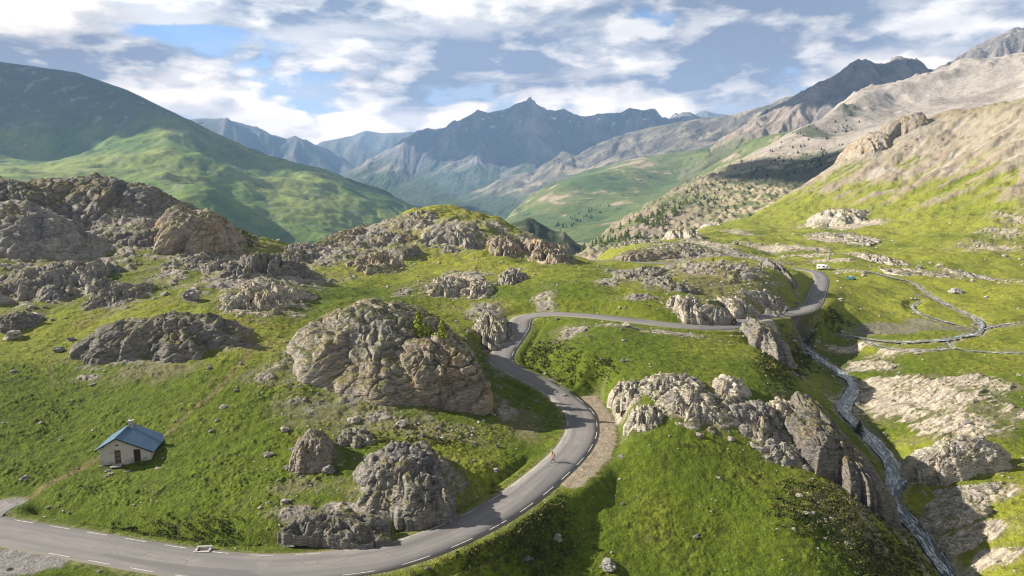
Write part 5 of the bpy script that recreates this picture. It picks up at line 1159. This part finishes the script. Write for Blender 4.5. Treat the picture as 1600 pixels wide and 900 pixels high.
def build_hut():
    a = Vector(P_z(180, 684.5, 5.55)); b = Vector(P_z(205.5, 660.5, 5.55)); dv = b-a; Ln = dv.length
    ang = math.atan2(dv.y, dv.x)-math.pi/2
    ov = .45; e = empty('stone_hut', (0, 0, 0), ang, 'small pale plastered hut with a blue sheet roof and two doors', 'hut')
    # local frame: x across the front, y along the ridge, apex at x = 0
    wl, wr = -2.35, 4.35; H = 3.85; Hl, Hr = 2.45, 1.75; dep = Ln-2*ov
    base = a+dv.normalized()*ov; e.location = (base.x, base.y, 5.55-.12-H)
    e['ground'] = 1; del e['ground']
    # front wall with true door openings: strips between the doors
    dl = (-.45, .38); dr_ = (2.05, 3.0); dh = 2.02; dhr = 1.95; th = .32
    def top(x): return H+(Hl-H)*x/wl if x < 0 else H+(Hr-H)*x/wr
    m = MB()
    for x0, x1, z0a in ((wl, dl[0], -.9), (dl[1], dr_[0], -.9), (dr_[1], wr, -.9), (dl[0], 0, dh), (0, dl[1], dh), (dr_[0], dr_[1], dhr)):
        if x0 < 0 < x1: m.prism([(x0, z0a), (x1, z0a), (x1, top(x1)), (0, H), (x0, top(x0))], 0, th)
        else: m.prism([(x0, z0a), (x1, z0a), (x1, top(x1)), (x0, top(x0))], 0, th)
    m.prism([(wl, -.9), (wr, -.9), (wr, Hr), (0, H), (wl, Hl)], dep-th, dep)
    m.prism([(wl, -.9), (wl+th, -.9), (wl+th, top(wl+th)), (wl, Hl)], th, dep-th); m.prism([(wr-th, -.9), (wr, -.9), (wr, Hr), (wr-th, top(wr-th))], th, dep-th)
    m.build('wall', M_plaster, e)
    def slope(x0, z0, x1, z1, nm):
        k = Vector((x1-x0, 0, z1-z0)).normalized(); n = Vector((-k.z, 0, k.x)); n = n if n.z > 0 else -n
        x1 += k.x*.55; z1 += k.z*.55
        q = MB(); t = .09; pr = [(x0, z0+.02), (x1, z1+.02), (x1+n.x*t, z1+.02+n.z*t), (x0+n.x*t*0, z0+.02+t)]
        q.prism(pr, -ov, dep+ov); return q.build(nm, M_roof, e)
    slope(0, H, wl, Hl, 'roof_slope'); slope(0, H, wr, Hr, 'roof_slope')
    MB().tube([(0, -ov-.02, H+.13), (0, dep+ov+.02, H+.13)], .07, 6).build('ridge_cap', M_roof, e)
    for x in (-2.7, -1.7, 1.5, 2.7, 4.3):
        z = H+(Hl-H)*x/wl if x < 0 else H+(Hr-H)*x/wr
        MB().box((x, -.2, z-.10), (.14, .42, .16)).build('rafter', M_wooddk, e)
    MB().prism([(wl-.45, Hl-.34), (0, H-.10), (wr+.45, Hr-.30), (wr+.45, Hr-.18), (0, H+.02), (wl-.45, Hl-.22)], -ov-.05, -ov-.012).build('barge_board', M_wooddk, e)
    d = MB().box(((dl[0]+dl[1])/2, .14, dh/2+.02), (dl[1]-dl[0]-.02, .06, dh), bev=.01).build('door', M_wood, e, label='brown wooden left door')
    for k in range(3): MB().box(((dl[0]+dl[1])/2, .10, .35+k*.68), (dl[1]-dl[0]-.12, .03, .09)).build('door_rail', M_wooddk, d)
    MB().box((dl[1]-.12, .09, 1.02), (.03, .04, .14)).build('door_handle', M_tin, d)
    d = MB().box(((dr_[0]+dr_[1])/2, .20, dhr/2), (dr_[1]-dr_[0]-.02, .06, dhr), bev=.01).build('door', M_wooddk, e, label='nearly black right door')
    MB().box((dr_[0]+.05, .10, dhr/2), (.09, .2, dhr)).build('door_frame', M_wood, e); MB().box((dr_[1]-.05, .10, dhr/2), (.09, .2, dhr)).build('door_frame', M_wood, e)
    MB().box((-.05, -.015, 2.75), (.42, .05, .16)).build('vent', M_dark, e)
    MB().box((-.03, -.30, -.02), (1.25, .6, .16), bev=.03).build('doorstep', M_stone, e)
    MB().box((-.15, -.78, -.14), (1.5, .42, .12), bev=.03).build('step', M_stone, e)
    c = MB().box((.42, dep-1.0, H+.35), (.55, .62, 1.1), bev=.03).build('chimney', M_stone, e)
    MB().box((.42, dep-1.0, H+.95), (.72, .78, .07), bev=.01).build('chimney_cap', M_conc, c); MB().tube([(.42, dep-1.0, H+.95), (.42, dep-1.0, H+1.35)], .10, 8).build('flue', M_tin, c)
    for i, (px, py) in enumerate([(160, 727), (168, 733), (172, 737), (166, 741), (200, 733), (255, 716), (246, 731)]):
        if i < 7:
            x, y, z = hitg(px, py); o = link('flat_stone', STONES[i], label=['stone at the left corner of the hut', 'pale flat stone just under the doorstep', 'second pale stone down from the doorstep', 'lowest pale stone below the doorstep', 'small stone in front of the dark hut door', 'stone in the shadow right of the hut', 'stone at the lower edge of the hut shadow'][i], cat='stone', loc=(x, y, z+.03)); o.scale = (.42, .34, .16); o.rotation_euler = (0, 0, i)
build_hut()
def build_culvert():
    x, y, z = hitg(318, 854); e = empty('culvert_inlet', (x, y, z+.12), rad(4), 'low pale concrete culvert inlet with dark slot at the grassy road verge', 'culvert')
    MB().box((0, .42, .05), (1.75, .22, .5), bev=.03).build('headwall', M_conc, e); MB().box((-.12, -.42, -.07), (1.75, .2, .34), bev=.03).build('front_kerb', M_conc, e)
    MB().box((-.78, 0, -.02), (.2, .7, .36), bev=.02).build('side_cheek', M_conc, e); MB().box((.68, 0, -.02), (.2, .7, .36), bev=.02).build('side_cheek', M_conc, e)
    MB().box((-.05, 0, -.1), (1.26, .6, .1)).build('opening', M_dark, e)
build_culvert()

# ------------------------------------------------------------------ people and machines
def skin_mesh(name, V, E, R, sub=2):
    me = D.meshes.new(name); me.from_pydata(V, E, []); o = D.objects.new(name, me); COL.objects.link(o)
    md = o.modifiers.new('s', 'SKIN'); sv = me.skin_vertices[0].data
    for i, r in enumerate(R): sv[i].radius = (r, r) if not isinstance(r, tuple) else r
    sv[0].use_root = True; md.use_smooth_shade = True; o.modifiers.new('u', 'SUBSURF').levels = sub; o.modifiers['u'].render_levels = sub
    dg = bpy.context.evaluated_depsgraph_get(); out = D.meshes.new_from_object(o.evaluated_get(dg)); out.name = name
    D.objects.remove(o); return out
M_skin = flat_mat('skin', (.50, .31, .21), .6, .05, 5); M_black = flat_mat('black_fabric', (.02, .02, .022), .8, .2, 6); M_yel = flat_mat('yellow_jersey', (.72, .42, .03), .7, .06, 5)
M_rub = flat_mat('tyre_rubber', (.02, .02, .02), .8, .1, 6); M_steel = flat_mat('steel', (.45, .45, .46), .3, .1, 6, 0, .9); M_red = flat_mat('red_frame_paint', (.45, .05, .04), .35, .1, 4)
M_wht = flat_mat('white_paint', (.80, .80, .78), .35, .03, 2); M_glass = flat_mat('dark_glass', (.02, .025, .03), .08, .1, 2, 0, 0, .8); M_teal = flat_mat('teal_paint', (.02, .13, .17), .3, .05, 2); M_lamp = flat_mat('lamp_lens', (.6, .55, .5), .15, .1, 3)
M_hair = flat_mat('dark_hair', (.03, .02, .015), .8, .2, 8); M_grey = flat_mat('grey_jacket', (.16, .16, .17), .8, .1, 6)
def rider(loc, rz, P, jersey, legs, helm, label, group=None, sc=1.0):
    """P: joint positions in the machine's frame, travelling towards +y"""
    e = empty('person', loc, rz, label, 'person', group)
    hip, ch, nk, hd = [Vector(P[k]) for k in ('hip', 'chest', 'neck', 'head')]
    V = [hip]; E = []; R = [.13]
    def add(p, r, par): V.append(Vector(p)); R.append(r); E.append((par, len(V)-1)); return len(V)-1
    wst = add(hip.lerp(ch, .5), .125, 0); c = add(ch, .15, wst); n = add(nk, .055, c); h0 = add(nk.lerp(hd, .55), .075, n); h1 = add(hd, .098, h0); add(hd+Vector((0, .01, .085)), .07, h1)
    add(hd+Vector((0, .105, -.02)), .018, h1)
    arms = []; lgs = []
    for s_ in (-1, 1):
        f = lambda k: Vector((P[k][0]*s_, P[k][1], P[k][2]))
        sh = add(f('sho'), .065, c); el = add(f('elb'), .043, sh); wr_ = add(f('wri'), .03, el); pm = add(f('pal'), .035, wr_); d = (f('pal')-f('wri')).normalized()
        for q in range(4): k1 = add(f('pal')+d*.06+Vector(((q-1.5)*.02, 0, -.01)), .011, pm); add(V[k1]+Vector((0, .0, -.045+.006*q)), .009, k1)
        t1 = add(f('pal')+Vector((-.035*s_, .01, -.01)), .012, pm); add(V[t1]+Vector((0, .0, -.035)), .010, t1)
        kn = f('knee'+('L' if s_ < 0 else 'R')) if 'kneeL' in P else f('knee'); an = f('ank'+('L' if s_ < 0 else 'R')) if 'ankL' in P else f('ank')
        hj = add((hip.x+.09*s_, hip.y, hip.z-.03), .10, 0); a = add(hip.lerp(kn, .5)+Vector((.05*s_, 0, 0)), .082, hj); k_ = add(kn, .058, a); cf = add(kn.lerp(an, .35)+Vector((0, -.02, 0)), .055, k_); a_ = add(an, .036, cf)
        hl = add(an+Vector((0, .03, -.07)), .038, a_); add(an+Vector((0, .15, -.085)), .035, hl); arms.append((f('sho'), f('elb'), f('wri'))); lgs.append((Vector((hip.x+.09*s_, hip.y, hip.z-.03)), kn, an))
    link('body', skin_mesh('body', V, E, R, 1), M_skin, e)
    J = [hip+Vector((0, 0, .02)), hip.lerp(ch, .5), ch, ch.lerp(nk, .6)]; JE = [(0, 1), (1, 2), (2, 3)]; JR = [.148, .142, .168, .085]
    full = legs is not None
    for sh, el, wr_ in arms:
        b = len(J); J += [sh, sh.lerp(el, .95) if full else sh.lerp(el, .7)]; JE += [(2, b), (b, b+1)]; JR += [.085, .062]
        if full and jersey is not M_yel: J.append(wr_); JE.append((b+1, b+2)); JR.append(.048)
    link('jersey' if jersey is M_yel else 'jacket', skin_mesh('jersey', J, JE, JR, 1), jersey, e)
    S = [hip+Vector((0, 0, .01))]; SE = []; SR = [.152]
    for hj, kn, an in lgs:
        b = len(S); S += [hj, hj.lerp(kn, .6)+Vector((math.copysign(.02, hj.x), 0, 0))]; SE += [(0, b), (b, b+1)]; SR += [.118, .092]
        if legs is not M_black or jersey is not M_yel: S += [kn, an]; SE += [(b+1, b+2), (b+2, b+3)]; SR += [.075, .055]
    link('shorts' if jersey is M_yel else 'trousers', skin_mesh('shorts', S, SE, SR, 1), legs, e)
    for hj, kn, an in lgs: MB().box(tuple(an+Vector((0, .06, -.085))), (.10, .28, .09), bev=.035).build('shoe', M_black, e, True)
    m = MB().ball(tuple(hd+Vector((0, -.015, .045))), .135, (.86, 1.08, .82) if jersey is M_yel else (1, 1.08, 1.1)).build('helmet', helm, e, True)
    if jersey is not M_yel: MB().box(tuple(hd+Vector((0, .115, .03))), (.2, .06, .1), bev=.02).build('visor', M_glass, m)
    else:
        for s_ in (-1, 1): MB().ball(tuple(hd+Vector((.035*s_, .098, .012))), .014).build('eye', M_black, e, True)
        MB().box(tuple(hd+Vector((0, .092, -.055))), (.05, .012, .012), bev=.004).build('mouth', M_red, e)
    return e
def ring(c, r, w, n=28): return [(c[0], c[1]+math.cos(k*2*math.pi/n)*r, c[2]+math.sin(k*2*math.pi/n)*r) for k in range(n)]
def road_at(px, py, off=0.0):
    h = P_z(px, py, 0)
    best = None
    for i in range(1, len(ROAD)-1):
        p = ROAD[i]; r = ray(px, py); t = (p[2]+.03-CAMZ)/r[2]; q = (r[0]*t, r[1]*t); d = math.hypot(q[0]-p[0], q[1]-p[1])
        if best is None or d < best[0]: best = (d, i, q, p[2])
    d, i, q, z = best; T = ROAD[i+1]-ROAD[i-1]; return (q[0], q[1], z+.035), math.atan2(T[1], T[0])
def bicycle(loc, rz):
    e = empty('bicycle', loc, rz, 'red racing bicycle ridden by the yellow cyclist', 'bicycle')
    for y in (-.5, .5):
        w = MB().tube(ring((0, y, .34), .325, 0), .016, 8, True).build('wheel', M_rub, e, True)
        MB().tube(ring((0, y, .34), .30, 0), .010, 6, True).build('rim', M_steel, w, True)
        q = MB(); [q.tube([(0, y, .34), (0, y+math.cos(k*.5236)*.3, .34+math.sin(k*.5236)*.3)], .002, 4) for k in range(12)]; q.build('spoke', M_steel, w)
    q = MB(); bb = (0, -.08, .28); st = (0, -.22, .80); hd_ = (0, .33, .82); hb = (0, .37, .68)
    for a, b, r in ((bb, st, .016), (st, hd_, .016), (hb, bb, .019), (hd_, hb, .02), (bb, (0, -.5, .34), .010), (st, (0, -.5, .34), .008)): q.tube([a, b], r, 8)
    q.build('frame', M_red, e, True)
    MB().tube([hb, (0, .42, .5), (0, .5, .34)], [.014, .012, .009], 8).build('fork', M_black, e, True)
    MB().tube([(-.21, .52, .76), (-.21, .56, .86), (-.2, .42, .90), (0, .40, .90), (.2, .42, .90), (.21, .56, .86), (.21, .52, .76)], .014, 8).build('handlebar', M_black, e, True)
    MB().box((0, -.27, .94), (.13, .26, .05), bev=.02, taper=(1, 1)).build('saddle', M_black, e, True); MB().tube([st, (0, -.26, .93)], .012, 6).build('seat_post', M_steel, e)
    q = MB().tube(ring((.05, -.08, .28), .09, 0, 16), .006, 6, True).tube([(.08, -.08, .28), (.08, .06, .18)], .01, 6).tube([(-.08, -.08, .28), (-.08, -.22, .38)], .01, 6); q.build('crank', M_steel, e)
    return e
loc, an = road_at(864, 722)
hd_ = an+math.pi/2+0.0      # towards the camera end of the road: local +y along -T
bicycle(loc, hd_)
rider(loc, hd_, dict(hip=(0, -.27, 1.03), chest=(0, .07, 1.34), neck=(0, .19, 1.46), head=(0, .27, 1.58), sho=(.19, .11, 1.38), elb=(.26, .27, 1.16), wri=(.21, .45, .98), pal=(.205, .50, .94),
      kneeL=(.10, .10, .78), kneeR=(.10, .14, .62), ankL=(.10, -.16, .50), ankR=(.10, .02, .28)), M_yel, M_black, M_black, 'cyclist in a yellow jersey and black shorts riding down the road')
def motorcycle(loc, rz, paint, label):
    e = empty('motorcycle', loc, rz, label, 'motorcycle', 'motorcycles on the middle road')
    for y in (-.72, .74):
        w = MB().tube(ring((0, y, .32), .26, 0, 24), .065, 10, True).build('wheel', M_rub, e, True); MB().tube([(-.03, y, .32), (.03, y, .32)], .17, 16).build('rim', M_steel, w)
    MB().box((0, .02, .5), (.34, .55, .38), bev=.06).build('engine', M_steel, e); MB().box((0, .16, .86), (.32, .52, .26), bev=.09, taper=(.8, .8)).build('fuel_tank', paint, e, True)
    MB().box((0, -.42, .84), (.28, .72, .12), bev=.05).build('seat', M_black, e, True); MB().box((0, .62, 1.0), (.42, .26, .42), bev=.09, taper=(.75, .6)).build('fairing', paint, e, True)
    MB().box((0, .66, 1.28), (.34, .05, .28), Matrix.Rotation(rad(25), 3, 'X'), .01).build('windscreen', M_glass, e); MB().ball((0, .77, .98), .09, (1, .5, .8)).build('headlight', M_lamp, e, True)
    MB().tube([(-.38, .40, 1.06), (-.2, .5, 1.08), (.2, .5, 1.08), (.38, .40, 1.06)], .016, 8).build('handlebar', M_black, e)
    MB().tube([(-.09, .55, .95), (-.09, .74, .32)], .03, 8).tube([(.09, .55, .95), (.09, .74, .32)], .03, 8).build('fork', M_steel, e); MB().tube([(.17, .2, .32), (.19, -.5, .38), (.2, -.9, .5)], [.03, .045, .055], 10).build('exhaust', M_steel, e)
    for s_ in (-1, 1): MB().box((.34*s_, -.62, .72), (.22, .42, .34), bev=.05).build('pannier', M_black, e)
MP = dict(hip=(0, -.28, 1.0), chest=(0, -.10, 1.40), neck=(0, -.06, 1.56), head=(0, -.02, 1.70), sho=(.21, -.10, 1.46), elb=(.36, .12, 1.22), wri=(.36, .34, 1.10), pal=(.36, .40, 1.08), knee=(.26, .12, .78), ank=(.22, -.12, .38))
l1, a1 = road_at(1147.5, 507.5); motorcycle(l1, a1+math.pi/2, M_black, 'black motorcycle, the left one, entering the bend'); rider(l1, a1+math.pi/2, MP, M_black, M_black, M_black, 'motorcyclist in black with a black helmet on the left motorcycle', 'motorcyclists on the middle road')
l2, a2 = road_at(1227.5, 489.5); motorcycle(l2, a2+math.pi/2, M_grey, 'grey motorcycle, the right one, following behind'); rider(l2, a2+math.pi/2, MP, M_grey, M_black, M_wht, 'motorcyclist in grey with a white helmet on the right motorcycle', 'motorcyclists on the middle road')

def vehicle(kind, loc, rz, label):
    van = kind == 'camper'
    e = empty('campervan' if van else 'small_car', loc, rz, label, 'campervan' if van else 'car')
    if van:
        W = 2.0; prof = [(-2.9, .38), (2.75, .38), (2.9, .6), (2.88, 1.05), (2.35, 1.28), (1.75, 2.15), (1.5, 2.45), (-2.75, 2.5), (-2.9, 2.35)]; paint = M_wht; wy = (-1.75, 1.95); wr_ = .36
    else:
        W = 1.65; prof = [(-1.85, .3), (1.85, .3), (1.95, .62), (1.8, .85), (.95, .98), (.35, 1.45), (-1.2, 1.48), (-1.8, 1.0), (-1.92, .7)]; paint = M_teal; wy = (-1.2, 1.2); wr_ = .3
    bm = bmesh.new(); n = len(prof); A = [bm.verts.new((x, -W/2*(.93 if z > (1.3 if van else .95) else 1), z)) for x, z in prof]; B = [bm.verts.new((x, W/2*(.93 if z > (1.3 if van else .95) else 1), z)) for x, z in prof]
    bm.faces.new(A); bm.faces.new(B[::-1])
    for i in range(n): bm.faces.new((A[i], B[i], B[(i+1) % n], A[(i+1) % n]))
    bmesh.ops.recalc_face_normals(bm, faces=bm.faces[:]); bmesh.ops.bevel(bm, geom=bm.edges[:], offset=.07, segments=3, affect='EDGES')
    me = D.meshes.new('body'); bm.to_mesh(me); bm.free(); me.polygons.foreach_set('use_smooth', np.full(len(me.polygons), True)); link('body', me, paint, e)
    def quad(nm, pts, m):
        P_ = [Vector(p) for p in pts]; nn = (P_[1]-P_[0]).cross(P_[2]-P_[0]).normalized()*.02; q = MB().poly([p for p in P_]+[p-nn*2 for p in P_], [(0, 1, 2, 3), (7, 6, 5, 4), (0, 4, 5, 1), (1, 5, 6, 2), (2, 6, 7, 3), (3, 7, 4, 0)]); q.build(nm, m, e)
    if van:
        quad('windscreen', [(2.28, -.82, 1.33), (2.28, .82, 1.33), (1.84, .78, 2.05), (1.84, -.78, 2.05)], M_glass)
        for s_ in (-1, 1):
            y = s_*(W/2+.01)
            for x0, x1, z0, z1 in ((1.2, 1.95, 1.35, 1.9), (-.6, .5, 1.45, 1.95), (-2.3, -1.4, 1.45, 1.95)):
                p = [(x0, y, z0), (x1, y, z0), (x1-(.3 if x0 > 1 else 0), y*.965, z1), (x0, y*.965, z1)]; quad('side_window', p if s_ < 0 else p[::-1], M_glass)
            MB().ball((2.86, s_*.72, .85), .12, (.4, 1.2, .9)).build('headlight', M_lamp, e, True)
        MB().box((-.6, 0, 2.56), (.7, .7, .14), bev=.03).build('roof_vent', M_wht, e); MB().box((2.9, 0, .5), (.12, 1.7, .2), bev=.04).build('bumper', M_black, e)
    else:
        quad('windscreen', [(.92, -.66, 1.02), (.92, .66, 1.02), (.42, .6, 1.41), (.42, -.6, 1.41)], M_glass); quad('rear_window', [(-1.72, .62, 1.07), (-1.72, -.62, 1.07), (-1.27, -.58, 1.42), (-1.27, .58, 1.42)], M_glass)
        for s_ in (-1, 1):
            y = s_*(W/2-.02)
            for x0, x1 in ((-.2, .7), (-1.3, -.3)):
                p = [(x0, y, 1.0), (x1, y, 1.0), (x1-(.35 if x1 > 0 else 0), y*.95, 1.36), (x0, y*.95, 1.36)]; quad('side_window', p if s_ < 0 else p[::-1], M_glass)
            MB().ball((1.9, s_*.58, .68), .10, (.4, 1.2, .8)).build('headlight', M_lamp, e, True)
        MB().box((0, 0, 1.5), (1.1, 1.1, .05), bev=.02).build('roof_rack', M_wht, e); MB().box((1.93, 0, .42), (.1, 1.4, .16), bev=.03).build('bumper', M_black, e)
    for x in wy:
        for s_ in (-1, 1):
            w = MB().tube([(x, s_*(W/2-.16), wr_), (x, s_*(W/2+.02), wr_)], wr_, 20).build('wheel', M_rub, e); MB().tube([(x, s_*(W/2+.0), wr_), (x, s_*(W/2+.035), wr_)], wr_*.6, 16).build('rim', M_steel, w)
def on_ground(px, py):
    h = surf_hit(px, py); return (h[0], h[1], h[2])
p = on_ground(1286.5, 421.5); vehicle('camper', p, rad(-24), 'white campervan parked on the meadow beyond the last bend')
p = on_ground(1329.5, 437); vehicle('car', p, rad(-62), 'small teal car parked on the green meadow right of the campervan')

def far_cabin():
    h = grid_hit(D.objects['hillside'], 40.5, 228)
    e = empty('cabin', (h.x, h.y, h.z), rad(25), 'tiny pale cabin high on the sunlit green bench of the hillside', 'cabin', None, 2.0)
    MB().prism([(-2.2, -1.5), (2.2, -1.5), (2.2, 2.2), (0, 3.6), (-2.2, 2.2)], -3, 3).build('wall', M_plaster, e)
    MB().prism([(0, 3.65), (-2.7, 1.95), (-2.6, 1.8), (0, 3.5)], -3.3, 3.3).build('roof_slope', M_wooddk, e); MB().prism([(0, 3.65), (2.7, 1.95), (2.6, 1.8), (0, 3.5)], -3.3, 3.3).build('roof_slope', M_wooddk, e)
    MB().box((0, -3.03, .9), (1, .06, 1.8)).build('door', M_wooddk, e)
far_cabin()

# ------------------------------------------------------------------ low scrub on the steep bank above the stream and under the road
for B_ in BRAIDS: ribbon('stream', B_, [(-.36, 0), (0, .04), (.36, 0)], M_water, wv=.9, kind='structure', label='thin braid of the stream on the wet valley flat')
def scrub():
    rs = np.random.RandomState(12); V = []; cols = []
    for (cx, cy_, rx, ry, n) in [(1365, 840, 70, 65, 1100), (1270, 790, 60, 40, 900), (840, 840, 50, 55, 1500), (760, 880, 90, 20, 700), (1400, 880, 50, 30, 700), (1225, 570, 40, 30, 900), (1270, 505, 50, 12, 500), (860, 560, 40, 30, 500), (930, 575, 30, 12, 250), (320, 380, 90, 20, 500), (240, 825, 160, 14, 500), (640, 690, 90, 8, 250)]:
        th = rs.rand(n)*6.283; q = np.sqrt(rs.rand(n)); pxs = cx+rx*q*np.cos(th); pys = cy_+ry*q*np.sin(th)
        P = np.array([hit(a, b) for a, b in zip(pxs[::6], pys[::6])]); P = np.repeat(P, 6, 0)[:n]; P = P[:, :2]+rs.randn(len(P), 2)*1.1
        V.append(P)
    P = np.concatenate(V); rd, _ = line_dist(P[:, 0], P[:, 1], ROAD, 22.0); sd_, _ = line_dist(P[:, 0], P[:, 1], STREAM, 14.0); pd, _ = line_dist(P[:, 0], P[:, 1], PULL, 7.0, 1)
    P = P[(rd > 4.0) & (sd_ > 1.6) & (pd > 3.2)]; z = ground_full(P[:, 0], P[:, 1]); n = len(P); k = 14
    R = (.16+rs.gamma(2, .08, n))*np.clip(P[:, 1]/110, .8, 2)
    d = rs.randn(n, k, 3); d /= np.linalg.norm(d, axis=2)[..., None]; d[..., 2] = np.abs(d[..., 2])*.8
    C_ = np.concatenate([P, z[:, None]], 1)[:, None]+d*R[:, None, None]*rs.rand(n, k, 1)**.4
    t1 = rs.randn(n, k, 3); t1 /= np.linalg.norm(t1, axis=2)[..., None]; t2 = np.cross(t1, rs.randn(n, k, 3)); t2 /= np.linalg.norm(t2, axis=2)[..., None]+1e-9
    s_ = (R[:, None, None]*.34)
    Q = np.stack([C_+t1*s_, C_+t2*s_*.6, C_-t1*s_, C_-t2*s_*.6], 2).reshape(-1, 3)
    me = D.meshes.new('scrub'); m = n*k; me.vertices.add(len(Q)); me.vertices.foreach_set('co', Q.astype(F32).ravel()); me.loops.add(m*4); me.loops.foreach_set('vertex_index', np.arange(m*4, dtype=np.int32)); me.polygons.add(m); me.polygons.foreach_set('loop_start', np.arange(0, m*4, 4, dtype=np.int32)); me.update(calc_edges=True)
    c = np.array([.07, .085, .02])*(1+.7*(rs.rand(n, 1)-.5)); c = lerp(c, np.array([.17, .14, .05]), (rs.rand(n, 1) < .28)*.7); set_attrs(me, np.repeat(c, k*4, 0).astype(F32))
    link('scrub', me, terrain_mat('scrub_leaves', 3.0, .02, .3), kind='stuff', label='low dark scrub covering the steep banks')
scrub()
